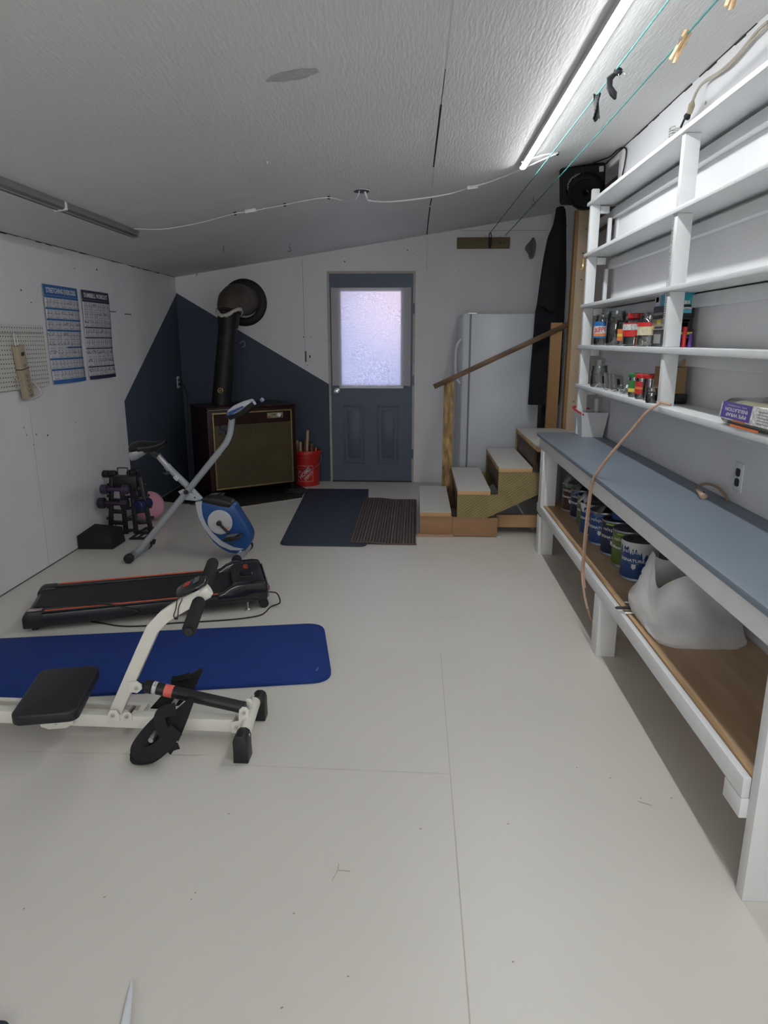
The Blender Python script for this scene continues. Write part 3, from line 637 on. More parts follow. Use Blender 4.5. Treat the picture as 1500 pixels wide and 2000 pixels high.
# ================================================================ SHELVES
t = Thing('wall_shelf', 'tall white painted open shelf unit of five boards on the right wall', 'shelf', (1.2, 3.0, .82))
SZ = [2.300, 1.992, 1.676, 1.418, 1.162]; SX0 = 1.100
for i, z in enumerate(SZ):
    x1_ = XR-.001
    t.part('shelf_board', MB().box(SX0-.012, x1_, .9, 4.80, z-(.021 if i < 3 else .027), z), WHITE_SHELF, bevel=.003)
    t.part('wall_rail', MB().box(XR-.040, XR-.001, .9, 4.775, z-.095 if i < 2 else z-.085, z-.028 if i > 1 else z-.042), WHITE_SHELF, bevel=.003)
    t.part('end_bracket', MB().box(SX0+.062, XR-.062, 4.738, 4.775, z-.070, z-.028), WHITE_SHELF, bevel=.002)
for a, c in zip([.825]+SZ[::-1][:-1], SZ[::-1]):
    t.part('post', MB().box(SX0, SX0+.060, 4.737, 4.775, a+(.0005), c-(.0215 if c > 1.5 else .0275)), WHITE_SHELF, bevel=.003)
    t.part('post', MB().box(XR-.062, XR-.041, 4.737, 4.775, a+(.0005), c-.0965), WHITE_SHELF, bevel=.003)
    if c > 1.2:
        t.part('post', MB().box(SX0, SX0+.065, 3.170, 3.208, a+.0005, c-(.0215 if c > 1.5 else .0275)), WHITE_SHELF, bevel=.003)
        t.part('post', MB().box(SX0, SX0+.065, 1.60, 1.638, a+.0005, c-(.0215 if c > 1.5 else .0275)), WHITE_SHELF, bevel=.003)
t.part('post', MB().box(SX0+.002, SX0+.050, 4.740, 4.772, 2.3005, 2.375), WHITE_SHELF, bevel=.006)
b = MB()
for i in range(60): b.obox((SX0-.0035, 3.208, 1.972-i*.0075), (.005, .006, .0045))
t.part('tooth_strip', b, mat('grey_tooth_strip', (.42, .42, .40), .5, .3))
t = Thing('brass_hook', 'brass cup hook under the second shelf at its far end', 'hook', (SX0-.016, 4.78, 1.93))
t.part('hook', MB().tube([(SX0-.016, 4.785, 1.992-.028), (SX0-.016, 4.785, 1.93), (SX0-.018, 4.775, 1.905), (SX0-.034, 4.76, 1.895), (SX0-.050, 4.75, 1.905), (SX0-.052, 4.75, 1.922)], .0042, 8, 6), mat('brass', (.75, .55, .20), .25, .9))
solo('wood_sliver', MB().obox((SX0+.035, 4.70, 1.998), (.012, .09, .008), (0, 0, -.3)), BROWNPANEL, 'small dark red wooden sliver lying on the far end of the second shelf', 'stick')

# ================================================================ WORKBENCH
BX0, BX1, BY0, BY1 = .858, XR-.002, 1.545, 4.875
t = Thing('workbench', 'long white workbench with a blue grey top and plywood lower shelf along the right wall', 'workbench', (1.07, 3.2, 0))
poly = [(BX0+.03, BY0), (BX1, BY0), (BX1, BY1), (BX0+.012, BY1), (BX0, BY1-.012), (BX0, BY0+.03), (BX0+.012, BY0+.008)]
t.part('worktop', MB().prism(poly, XY(0), .797, .820), COUNTER, bevel=.004, label='blue grey painted top')
t.part('apron', MB().box(BX0+.008, BX0+.028, BY0+.03, BY1-.10, .725, .7965), WHITE, bevel=.003)
t.part('wall_ledger', MB().box(BX1-.04, BX1, BY0+.03, BY1-.03, .715, .7965), WHITE)
t.part('leg', MB().box(BX0+.006, BX0+.095, 3.02, 3.115, 0, .2845), WHITE, bevel=.002)
for y0, y1 in ((4.605, 4.705),):
    t.part('leg', MB().box(BX0+.0285, BX0+.105, y0, y1, 0, .7965).box(BX0+.006, BX0+.0284, y0, y1, 0, .27).box(BX0+.006, BX0+.0284, y0, y1, .3455, .7245), WHITE, bevel=.002)
t.part('leg', MB().box(BX0+.026, BX0+.14, 1.562, 1.60, 0, .7965), WHITE, bevel=.002)
t.part('leg', MB().box(1.14, BX1-.05, 1.562, 1.60, 0, .7965), WHITE, bevel=.002)
t.part('leg', MB().box(1.14, BX1-.05, 4.62, 4.70, 0, .7965), WHITE, bevel=.002)
t.part('lower_shelf', MB().box(BX0+.029, BX1-.0005, 1.601, 2.93, .333, .350).box(BX0+.029, BX1-.0005, 2.933, 4.60, .333, .350).box(BX0+.029, BX1-.0005, 4.60, 4.72, .333, .349), PLY, label='bare plywood shelf')
t.part('shelf_edge', MB().box(BX0+.0282, BX0+.040, 1.601, 4.60, .3505, .3525), PLYEDGE)
t.part('shelf_apron', MB().box(BX0+.006, BX0+.028, 1.602, 4.74, .285, .345), WHITE, bevel=.003)
t.part('shelf_block', MB().box(BX0+.006, BX0+.05, 1.6, 1.70, .225, .2845), WHITE, bevel=.004)
t.part('shelf_ledger', MB().box(BX1-.03, BX1, 1.61, 4.59, .27, .3325), WHITE)

# ================================================================ STAIRS
SY0, SY1 = 5.03, 5.98
t = Thing('staircase', 'open wooden steps with white treads and a brown handrail rising to the right wall', 'stairs', (.6, 5.5, 0))
TX = [(.045, .282), (.325, .570), (.625, .872), (.875, 1.275)]; TZ = [.192, .362, .535, .712]
TREAD = mat('white_tread_paint', (.58, .57, .53), .5, var=.03, scale=10)
for (a, c), z in zip(TX, TZ):
    yy0 = SY0 if z < .7 else 4.885
    t.part('tread', MB().box(a, c, yy0, SY1, z-.003, z), TREAD, label='white painted tread top')
    t.part('tread_board', MB().box(a, c, yy0, SY1, z-.036, z-.0032), PINEX, bevel=.002)
for (a, c), z, h in zip(TX, TZ, (.15, .17, .17, .17)):
    t.part('riser', MB().box(a+.010, a+.028, SY0+.04, SY1-.04, z-.036-h*.97 if z > .2 else .04, z-.0365), DKWOOD)
sp = [(.325, .3255), (.325, .150), (.535, .143), (.93, .335), (.93, .4985), (.6255, .4985), (.6255, .3255)]
t.part('stringer', MB().prism(sp, XZ(), SY0+.002, SY0+.038), TREATED)
sp2 = sp[:3]+[(1.27, .52), (1.27, .675), (.8755, .675), (.8755, .4985)]+sp[5:]
t.part('stringer', MB().prism(sp2, XZ(), SY1-.045, SY1-.008), TREATED)
t.part('base_board', MB().box(.045, .292, SY0-.002, SY0+.036, .020, .1555).box(.292, .632, SY0+.0005, SY0+.036, .004, .149), BROWNB, bevel=.003)
t.part('base_board', MB().box(.045, .632, SY1-.045, SY1-.008, .004, .142), BROWNB)
t.part('base_block', MB().box(.030, .300, SY0-.016, SY0+.05, 0, .0195), mat('raw_plywood_block', (.42, .26, .17), .8, var=.15, scale=40, stretch=(1, 1, 8)))
t.part('base_rail', MB().box(.633, 1.27, SY0+.10, SY0+.136, .052, .150), PINEX, bevel=.002)
t.part('support_block', MB().box(1.18, 1.27, SY0+.10, SY0+.2, 0, .0515), BROWNB)
t.part('handrail_post', MB().prism([(.246, 0), (.330, 0), (.332, 1.115), (.248, 1.075)], XZ(), 6.0, 6.038), OSB, label='rough chipboard post')
t.part('handrail_post', MB().box(1.128, 1.222, 5.983, 6.022, .0, 1.59), PINED)
t.part('handrail', MB().beam((.160, 5.990, 1.06), (1.262, 5.972, 1.575), .020, .042), wood('brown_rail', (.17, .095, .045), (.09, .05, .025), .5, 'X', 5, 8), bevel=.003)
t.part('nail', MB().tube([(.62, 5.02, .02), (.625, 5.015, .004), (.655, 5.012, .004)], .0025, 6, 3), STEEL)

# ================================================================ FRIDGE, COAT
t = Thing('refrigerator', 'tall white refrigerator standing sideways behind the steps', 'refrigerator', (.8, 6.67, 0))
t.part('cabinet', MB().box(.492, 1.120, 6.345, 7.02, .045, 1.675), FRIDGE, bevel=.006)
t.part('gasket', MB().box(.478, .4915, 6.355, 7.01, .07, 1.665), mat('grey_gasket', (.20, .21, .20), .6))
dp = [(.4775, 0), (.4775, .001), (.452, .004), (.425, .012), (.412, .035), (.408, .33), (.412, .63), (.425, .658), (.452, .666), (.4775, .669)]
t.part('door', MB().prism([(u, 6.348+v) for u, v in dp], XY(0), .075, 1.672), FRIDGE, bevel=.002, label='door seen edge on')
t.part('handle', MB().tube([(.410, 6.40, 1.46), (.372, 6.40, 1.40), (.362, 6.40, 1.28), (.372, 6.40, 1.12), (.410, 6.40, 1.06)], .013, 10, 6), FRIDGE)
t.part('kick_plate', MB().box(.50, 1.11, 6.37, 7.0, .0, .0445), BLACK)
t.part('hinge', MB().box(.46, .54, 6.36, 6.40, 1.6755, 1.683), STEEL)
# coat hanging by the back corner of the right wall
C = lambda px, py: on_y(px, py, 6.16)
outl = [(1086, 409), (1104, 408), (1108, 440), (1104, 480), (1107, 560), (1104, 640), (1100, 700), (1090, 760), (1078, 800), (1075, 850), (1066, 882), (1049, 882), (1051, 800), (1031, 792), (1034, 720), (1040, 650), (1047, 600), (1055, 540), (1062, 500), (1070, 462), (1080, 440)]
def coat_row(v):
    L = [(1086, 409), (1080, 440), (1070, 462), (1062, 500), (1055, 545), (1048, 598), (1045.5, 603), (1042, 650), (1036, 720), (1031, 790)]
    Rr = [(1104, 408), (1108, 440), (1107, 500), (1106, 560), (1104, 640), (1100, 720), (1092, 790)]
    def ip(A, y):
        for i in range(len(A)-1):
            if A[i][1] <= y <= A[i+1][1]: k = (y-A[i][1])/(A[i+1][1]-A[i][1]); return A[i][0]+k*(A[i+1][0]-A[i][0])
        return A[-1][0] if y > A[-1][1] else A[0][0]
    y = 409+v*(790-409); return C(ip(L, y), y), C(min(ip(Rr, y), 1106), y)
t = Thing('coat', 'long dark coat hanging from the right wall between the refrigerator and the doorway', 'coat', (1.16, 6.16, .9))
def cfn(u, v):
    l, r = coat_row(v); a = 2*PI*u; c = (l+r)/2; hw = (r-l).x/2; th = .045+.03*v
    f = 1+.10*math.sin(a*5+v*3)*min(1, v*3)
    return Vector((min(c.x+hw*math.cos(a)*(1 if abs(math.cos(a)) > .9 else f), 1.262), 6.16+th*math.sin(a)*f, c.z))
t.part('body', MB().grid(48, 40, cfn), COATM, smooth=60)
t.part('sleeve', MB().rings([C(1094, 440)+Vector((0, -.055, 0)), C(1082, 480)+Vector((0, -.065, 0)), C(1072, 540)+Vector((0, -.07, 0)), C(1066, 600)+Vector((0, -.07, 0)), C(1063, 604)+Vector((0, -.07, 0))], [.045, .062, .072, .078, .070], 18, flat=.5, up=(0, 1, 0)), mat('black_navy_sleeve', (.007, .0075, .011), .95, var=.2, bump=.3, bscale=100))
t.part('collar', MB().rings([C(1094, 404)+Vector((.0, .0, .0)), C(1095, 412), C(1096, 432)], [.03, .042, .04], 14, flat=.7, up=(0, 1, 0)), COATM)
t.part('hanger_loop', MB().tube([(1.262, 6.1, 2.52), (1.22, 6.12, 2.53), (1.19, 6.16, 2.50)], .004, 8, 4), STEEL)
C2 = lambda px, py: on_y(px, py, 6.24)
t2 = Thing('trousers', 'dark trouser legs hanging below the hem of the long coat', 'trousers', (1.14, 6.24, .5))
t2.part('leg', MB().rings([C2(1075, 770), C2(1070, 800), C2(1065, 850), C2(1063, 884)], [.055, .060, .055, .052], 16, flat=.6, up=(0, 1, 0)), COATM)
t2.part('waist', MB().rings([C2(1073, 735), C2(1074, 755), C2(1075, 769)], [.03, .05, .055], 16, flat=.6, up=(0, 1, 0)), COATM)

# ================================================================ HEATER CORNER
pad = [(-2.36, 6.10), (-1.62, 5.84), (-1.555, 5.888), (-1.061, 6.279), (-1.085, 6.643), (-1.30, 7.06), (-2.36, 7.06)]
solo('hearth_pad', MB().prism(pad, XY(0), 0, .018), mat('black_hearth', (.013, .012, .011), .5, var=.5, scale=8), 'black corner hearth pad on the floor under the old heater', 'hearth pad', loc=(-1.8, 6.5, 0))
solo('gap_strip', MB().prism([(-1.56, 5.868), (-1.053, 6.270), (-1.063, 6.282), (-1.57, 5.880)], XY(0), 0, .005), mat('pale_strip', (.50, .48, .42), .6, var=.3, scale=40), 'pale chipped strip on the floor along the front edge of the hearth pad', 'strip')
HA = math.radians(35); HW = .872; HD = .50
H0 = Vector((-1.858, 6.09, 0))
t = Thing('heater', 'old maroon cabinet heater with a brass framed mesh front in the far left corner', 'heater', H0, HA)
L_ = dict(world=False)
t.part('cabinet', MB().box(0, HW, .012, HD, .085, .840), MAROON, bevel=.012, **L_)
t.part('front_panel', MB().box(.06, HW-.06, .004, .0115, .700, .795), MAROON, **L_)
t.part('lid', MB().box(-.006, HW+.006, .0, HD+.005, .8405, .858), MAROON, bevel=.008, **L_)
t.part('chrome_strip', MB().box(.01, .33, -.004, .0045, .8352, .8395), STEEL, **L_)
fr = MB(); a, c, z0, z1, k = .045, HW-.045, .100, .810, .014
fr.box(a, c, -.006, .0035, z1-k, z1).box(a, c, -.006, .0035, z0, z0+k).box(a, a+k, -.006, .0035, z0+k, z1-k).box(c-k, c, -.006, .0035, z0+k, z1-k)
t.part('front_frame', fr, BRASS, bevel=.003, **L_)
mm = mat('perforated_mesh', (.125, .100, .045), .5, .2, var=.2, scale=5)
nt = mm.node_tree; bs = nt.nodes['Principled BSDF']; src = bs.inputs['Base Color'].links[0].from_socket
tc = nt.nodes.new('ShaderNodeTexCoord'); v = nt.nodes.new('ShaderNodeTexVoronoi'); v.inputs['Scale'].default_value = 88; v.inputs['Randomness'].default_value = 0
nt.links.new(tc.outputs['Object'], v.inputs['Vector']); g = nt.nodes.new('ShaderNodeMath'); g.operation = 'LESS_THAN'; g.inputs[1].default_value = .36
nt.links.new(v.outputs['Distance'], g.inputs[0]); mx = nt.nodes.new('ShaderNodeMix'); mx.data_type = 'RGBA'; mx.inputs['B'].default_value = (.010, .009, .006, 1)
nt.links.new(g.outputs[0], mx.inputs['Factor']); nt.links.new(src, mx.inputs['A']); nt.links.new(mx.outputs['Result'], bs.inputs['Base Color'])
t.part('mesh_panel', MB().box(.0595, HW-.0595, .002, .0095, .1145, .695), mm, **L_)
pl = t.part('control_plate', MB().box(.575, .735, -.002, .0035, .735, .785), mat('cream_plate', (.33, .29, .19), .5, var=.3, scale=60), bevel=.002, **L_)
t.part('badge', MB().box(.578, .604, -.004, -.0022, .737, .757), mat('rust_badge', (.35, .11, .05), .5), pl, **L_)
t.part('lettering', MB().box(.615, .66, -.0035, -.0022, .764, .772), BROWNPANEL, pl, **L_)
t.part('control_knob', MB().lathe([(.021, 0), (.021, .012), (.017, .020), (.004, .021)], (0, 0, 0), 22, 'Y').xf(Matrix.Translation((.690, -.003, .762)) @ Matrix.Scale(-1, 4, (0, 1, 0))), mat('white_knob', (.8, .8, .8), .3), **L_)
t.part('dark_knob', MB().cyl((.708, -.010, .752), (.708, .003, .752), .014), BLACK, **L_)
t.part('side_box', MB().box(.11, .20, -.030, -.0065, .63, .70), mat('dark_grey_box', (.035, .038, .045), .5), bevel=.008, **L_)
for x, y in ((.03, .04), (HW-.06, .04), (.03, HD-.07), (HW-.06, HD-.07)): t.part('leg', MB().box(x, x+.03, y, y+.03, .018, .0848), BLACK, **L_)
solo('ash_rag', MB().grid(10, 8, lambda u, v: Vector((-1.24+.2*u+.03*math.sin(v*5), 6.42+.17*v+.02*math.sin(u*8), .0195+.022*abs(math.sin(u*9+v*4))*math.sin(PI*u)*math.sin(PI*v)))), mat('sooty_cloth', (.035, .032, .030), .95, var=.4, scale=30), 'sooty dark rag on the hearth pad by the right end of the heater', 'rag', solid=.006, smooth=60)
# stovepipe
t = Thing('stovepipe', 'black stovepipe rising from the heater into a brown insulated elbow', 'stovepipe', (-1.84, 6.52, .859))
t.part('pipe', MB().rings([(-1.845, 6.52, .859), (-1.835, 6.52, .94), (-1.737, 6.52, 1.60)], [.092, .090, .086], 28, flat=.9, up=(0, 1, 0)), STOVE)
t.part('joint_ring', MB().rings([(-1.795, 6.52, 1.205), (-1.790, 6.52, 1.235)], [.0905, .0905], 28, flat=.92, up=(0, 1, 0)), STOVE)
t.part('collar', MB().rings([(-1.742, 6.52, 1.56), (-1.735, 6.52, 1.62), (-1.722, 6.52, 1.70)], [.092, .100, .100], 28, up=(0, 1, 0)), STOVE)
t.part('damper_knob', MB().ring((-1.822, 6.428, .99), .022, .006, 'Y', 18, 6).cyl((-1.822, 6.425, .99), (-1.822, 6.45, .99), .008, n=10), BRASS)
t.part('insulated_elbow', MB().rings([(-1.715, 6.50, 1.695), (-1.712, 6.52, 1.74), (-1.708, 6.58, 1.79), (-1.700, 6.68, 1.82), (-1.70, 6.80, 1.828), (-1.70, 6.95, 1.828), (-1.70, 7.07, 1.828)], [.105, .120, .132, .140, .143, .143, .143], 28, up=(1, 0, 0)), RUSTP, smooth=50)
t.part('elbow_band', MB().cyl((-1.70, 6.86, 1.828), (-1.70, 6.885, 1.828), .147, n=32), RUSTP)
random.seed(4); b = MB(); pts = []; rr = []
for i in range(33):
    a = 2*PI*i/32; pts.append((-1.718+.108*math.cos(a), 6.508+.108*math.sin(a), 1.690+.030*math.cos(a*2+.6)+.008*random.random())); rr.append(.014+.007*random.random())
t.part('sealing_wool', b.rings(pts, rr, 8, cap=False), WOOL, smooth=60)
t.part('latch', MB().tube([(-1.62, 6.44, 1.42), (-1.585, 6.45, 1.44), (-1.575, 6.46, 1.40), (-1.60, 6.45, 1.385)], .0025, 6, 4), STEEL)
solo('pipe_collar', MB().lathe([(.146, 0), (.146, -.020), (.165, -.026), (.215, -.018), (.228, -.006), (.228, 0)], (-1.715, YB-.001, 1.812), 48, 'Y', cap=False), mat('black_collar', (.006, .006, .007), .6), 'large round black collar plate on the back wall around the insulated pipe', 'collar', smooth=50)
# wall outlets
def outlet(c, nrm, label, dark=False, cordpts=None):
    n = Vector(nrm); t_ = Vector((-n.y, n.x, 0)); c = Vector(c); M = Matrix((t_, n, Vector((0, 0, 1)))).transposed().to_4x4(); M = Matrix.Translation(c) @ M
    t = Thing('outlet', label, 'outlet', c)
    t.part('plate', MB().box(-.036, .036, .0004, .007, -.058, .058).xf(M), WHITE, bevel=.003)
    for z in (-.020, .020):
        t.part('receptacle', MB().prism(rrect(-.017, .017, z-.0155, z+.0155, .010), lambda u, v, w: M @ Vector((u, w, v)), .0072, .010), BLACK if dark else BEIGE)
    t.part('screw', MB().cyl(M @ Vector((0, .007, 0)), M @ Vector((0, .0085, 0)), .003, n=8), STEEL)
    return t
outlet((XR, 2.715, .925), (-1, 0, 0), 'white wall outlet with two black sockets above the workbench', True)
outlet((XL, 6.955, 1.035), (1, 0, 0), 'small white wall outlet on the dark paint in the far left corner', True)
solo('electric_cable', MB().tube([(XL+.012, 6.955, 1.015), (XL+.05, 6.955, 1.00), (XL+.09, 6.93, .92), (XL+.10, 6.90, .80), (XL+.10, 6.86, .5), (XL+.12, 6.80, .03)], .006, 8, 6), CORDB, 'black cord drooping from the corner outlet behind the heater', 'cord')
t = Thing('light_switch', 'white light switch plate beside the slate door with a bare strip at its left', 'switch', (-1.065, YB, 1.285))
t.part('plate', MB().box(-1.105, -1.032, YB-.007, YB-.0004, 1.230, 1.345), WHITE, bevel=.003)
t.part('toggle', MB().box(-1.074, -1.062, YB-.014, YB-.0072, 1.273, 1.301), BLACK)
t.part('gap_strip', MB().box(-1.118, -1.1052, YB-.004, YB-.0004, 1.235, 1.34), mat('olive_gap', (.12, .10, .05), .8))
# ---- bucket with scrap wood
BC = Vector((-1.105, 6.925, 0))
t = Thing('bucket', 'red plastic bucket with a white slanted logo standing between the heater and the door', 'bucket', BC)
t.part('body', MB().lathe([(.118, 0), (.124, .004), (.134, .27), (.1345, .285), (.147, .287), (.147, .300), (.139, .302), (.139, .325), (.150, .327), (.150, .345), (.142, .362), (.134, .362), (.130, .30), (.116, .012)], BC, 40, cap=False).cyl(BC+Vector((0, 0, .012)), BC+Vector((0, 0, .014)), .116, n=40), RED, smooth=40)
def bk(u, v):
    th = -PI/2 + .10 + u/.134; r = .1268+.010*(v/.27)*.9+.0012; return BC + Vector((r*math.cos(th), r*math.sin(th), v))
def diag(u, v):   # logo frame -> bucket, text rotated about 45 degrees
    a = math.radians(43); return bk(-.012+u*math.cos(a)-v*math.sin(a), .135+u*math.sin(a)+v*math.cos(a))
lo = MB()
lo.text('THE', lambda u, v: diag(u-.038, v+.052), .040, .022, bold=.02).text('HOME', lambda u, v: diag(u+.0, v+.008), .150, .046, bold=.03).text('DEPOT', lambda u, v: diag(u+.012, v-.040), .118, .030, bold=.03)
s_ = .080
for (a, b_) in (((-s_, -s_), (s_, -s_)), ((s_, -s_), (s_, s_)), ((s_, s_), (-s_, s_)), ((-s_, s_), (-s_, -s_))):
    for i in range(10):
        p0 = Vector(a).lerp(Vector(b_), i/10); p1 = Vector(a).lerp(Vector(b_), (i+1)/10); d = (p1-p0).normalized(); n = Vector((-d.y, d.x))*.0018
        f = lambda p: bk(-.012+p.x, .135+p.y)
        lo.add([f(p0-n), f(p1-n), f(p1+n), f(p0+n)], [(0,1,2,3)])
t.part('logo', lo, mat('bucket_print', (.62, .50, .50), .6))
t.part('handle', MB().tube([BC+Vector((.150, 0, .315)), BC+Vector((.152, -.06, .25)), BC+Vector((.10, -.135, .20)), BC+Vector((.02, -.158, .185)), BC+Vector((-.08, -.145, .2)), BC+Vector((-.148, -.05, .25)), BC+Vector((-.150, 0, .315))], .0025, 6, 6), STEEL)
wp = 'scrap wood pieces in the red bucket'
SCW = wood('scrap_wood', (.52, .38, .24), (.38, .26, .15), .75, 'Z', 5, 10)
SCD = wood('scrap_wood_dark', (.22, .13, .06), (.13, .07, .03), .75, 'Z', 5, 10)
def scrap(base, top, w_, h_, m, label): solo('wood_scrap', MB().beam(base, top, w_, h_, (0, 1, 0)), m, label, 'wood', group=wp, bevel=.002)
scrap((-1.115, 6.91, .016), (-1.090, 6.955, .555), .024, .040, SCW, 'tallest pale stick standing in the red bucket')
scrap((-1.155, 6.90, .016), (-1.158, 6.89, .445), .020, .060, SCW, 'wide pale board scrap at the left in the red bucket')
scrap((-1.135, 6.975, .016), (-1.125, 7.005, .45), .016, .075, SCD, 'dark board scrap standing in the middle of the red bucket')
scrap((-1.06, 6.95, .016), (-1.050, 6.965, .42), .022, .075, mat('bark_wood', (.16, .10, .05), .9, var=.5, scale=30), 'rough brown bark covered scrap at the right in the red bucket')
scrap((-1.020, 6.91, .016), (-1.003, 6.90, .385), .014, .018, SCW, 'thin short pale stick at the right rim of the red bucket')
scrap((-1.185, 6.95, .016), (-1.205, 6.97, .45), .020, .035, SCW, 'narrow pale stick at the far left rim of the red bucket')

# ================================================================ MATS
def flatmat(name, corners, r, z0, h, m, label, cat='mat'):
    # corners: near-left, near-right, far-right, far-left ; r per corner
    P = [Vector((*c, 0)) for c in corners]; poly = []
    for i in range(4):
        p = P[i]; a = (P[i-1]-p).normalized(); c = (P[(i+1) % 4]-p).normalized(); rr_ = r[i]
        if rr_ < .002: poly.append((p.x, p.y)); continue
        s0, s1 = p+a*rr_, p+c*rr_
        for k in range(9):
            tt = k/8; q = s0*(1-tt)**2+p*2*tt*(1-tt)+s1*tt*tt; poly.append((q.x, q.y))
    return solo(name, MB().prism(poly, XY(0), z0, z0+h), m, label, cat, bevel=min(h*.35, .004), loc=(sum(c[0] for c in corners)/4, sum(c[1] for c in corners)/4, z0))
flatmat('floor_mat', [(-.972, 4.735), (-.338, 4.730), (-.452, 6.655), (-1.064, 6.650)], (.06, .06, .01, .01), 0, .014, NAVYMAT, 'dark navy rubber mat lying on the floor in front of the slate door')
BAMB = mat('brown_slat_mat', (.060, .042, .032), .6, var=.25, scale=6)
nt = BAMB.node_tree; bs = nt.nodes['Principled BSDF']; tc = nt.nodes.new('ShaderNodeTexCoord'); wv = nt.nodes.new('ShaderNodeTexWave'); wv.bands_direction = 'X'; wv.inputs['Scale'].default_value = 14; wv.inputs['Distortion'].default_value = 0
n1 = nt.nodes.new('ShaderNodeTexNoise'); n1.inputs['Scale'].default_value = 26; mp = nt.nodes.new('ShaderNodeMapping'); mp.inputs['Scale'].default_value = (1, 0, 0)
nt.links.new(tc.outputs['Object'], mp.inputs['Vector']); nt.links.new(mp.outputs[0], n1.inputs['Vector']); nt.links.new(tc.outputs['Object'], wv.inputs['Vector'])
mul = nt.nodes.new('ShaderNodeMath'); mul.operation = 'MULTIPLY'; nt.links.new(n1.outputs['Fac'], mul.inputs[0]); nt.links.new(wv.outputs['Fac'], mul.inputs[1])
cr = nt.nodes.new('ShaderNodeValToRGB'); cr.color_ramp.elements[0].position = .1; cr.color_ramp.elements[1].position = .62; cr.color_ramp.elements[0].color = (.022, .015, .012, 1); cr.color_ramp.elements[1].color = (.20, .15, .115, 1)
nt.links.new(mul.outputs[0], cr.inputs['Fac']); nt.links.new(cr.outputs['Color'], bs.inputs['Base Color'])
t = Thing('slat_mat', 'brown slatted mat lying partly over the right edge of the navy rubber mat', 'mat', (-.22, 5.5, .014))
b = MB(); NS = 34
for i in range(NS):
    u0, u1 = i/NS, (i+.88)/NS
    q = lambda u, v: (-.474+u*(.020+.474)+v*.005, 4.80+v*1.43)
    z0 = .0145 if (u0 < .32) else .0015+.013*max(0, (.50-u0)/.18)
    poly = [q(u0, 0), q(u1, 0), q(u1, 1), q(u0, 1)]
    b.prism(poly, XY(0), z0, z0+.006)
t.part('slats', b, BAMB)
for yb_ in (4.797, 6.233): t.part('binding', MB().rings([(-.474, yb_, .0175), (-.31, yb_, .0175), (-.20, yb_, .006), (.022, yb_, .006)], .0055, 8), BROWNPANEL)
flatmat('exercise_mat', [(-2.17, 2.405), (-.345, 2.708), (-.466, 3.325), (-2.285, 3.02)], (.06, .10, .10, .06), 0, .016, YMAT, 'royal blue foam exercise mat lying on the floor under the rowing machine')
solo('mat_tag', MB().text('nemore', lambda u, v: Vector((-.425-v*.99+u*.16, 2.80+u*.98+v*.16, .0166)), .035, .006), mat('tag_print', (.5, .5, .6), .6), 'tiny white lettering at the right end of the royal blue mat', 'lettering')
flatmat('floor_mat', [(-1.9, .30), (-.80, .30), (-.862, 1.142), (-1.9, 1.175)], (.05, .05, .02, .05), 0, .014, NAVYMAT, 'navy mat just entering the view at the bottom left corner')
solo('plastic_stake', MB().rings([(-.560, .90, .016), (-.600, 1.10, .014), (-.634, 1.225, .009), (-.640, 1.243, .006)], [.016, .0125, .0055, .003], 12, flat=.7).rings([(-.640, 1.243, .006), (-.644, 1.256, .006)], [.0028, .0015], 8), mat('white_plastic_stake', (.75, .78, .82), .35), 'pointed white plastic stick at the bottom edge of the view', 'stick')

# ================================================================ LEFT WALL THINGS
def pegm():
    m = mat('pegboard_paint', (.66, .65, .61), .55, var=.03); nt = m.node_tree; bs = nt.nodes['Principled BSDF']; src = bs.inputs['Base Color'].links[0].from_socket
    tc = nt.nodes.new('ShaderNodeTexCoord'); mp = nt.nodes.new('ShaderNodeMapping'); mp.inputs['Scale'].default_value = (0, 38.5, 38.5)
    fr_ = nt.nodes.new('ShaderNodeVectorMath'); fr_.operation = 'FRACTION'; sb = nt.nodes.new('ShaderNodeVectorMath'); sb.operation = 'DISTANCE'; sb.inputs[1].default_value = (0, .5, .5)
    nt.links.new(tc.outputs['Object'], mp.inputs['Vector']); nt.links.new(mp.outputs[0], fr_.inputs[0]); nt.links.new(fr_.outputs[0], sb.inputs[0])
    g = nt.nodes.new('ShaderNodeMath'); g.operation = 'LESS_THAN'; g.inputs[1].default_value = .17; nt.links.new(sb.outputs['Value'], g.inputs[0])
    mx = nt.nodes.new('ShaderNodeMix'); mx.data_type = 'RGBA'; mx.inputs['B'].default_value = (.02, .02, .02, 1)
    nt.links.new(g.outputs[0], mx.inputs['Factor']); nt.links.new(src, mx.inputs['A']); nt.links.new(mx.outputs['Result'], bs.inputs['Base Color']); return m
t = Thing('pegboard', 'white pegboard with rows of holes at the left edge of the left wall', 'pegboard', (XL, 4.0, 1.145))
t.part('board', MB().box(XL+.012, XL+.018, 3.55, 4.445, 1.160, 1.487).box(XL+.012, XL+.018, 3.55, 4.442, 1.4895, 1.540), pegm())
t.part('batten', MB().box(XL+.0005, XL+.0118, 3.55, 3.58, 1.17, 1.53).box(XL+.0005, XL+.0118, 4.41, 4.438, 1.17, 1.53), BLACK)
psx = XL+.020
t = Thing('power_strip', 'beige power strip hanging vertically from the pegboard', 'power strip', (psx, 4.15, 1.12))
PM = Matrix.Translation((psx, 4.112, 1.27)) @ Matrix.Rotation(math.radians(9), 4, 'X')
bb = t.part('body', MB().box(.0005, .038, -.040, .040, -.165, .150).xf(PM), BEIGE, bevel=.006)
t.part('switch', MB().box(.0382, .042, -.014, .014, .090, .110).xf(PM), BLACK, bb)
t.part('band', MB().box(-.0005, .0395, -.042, .042, .010, .015).xf(PM), BLACK, bb)
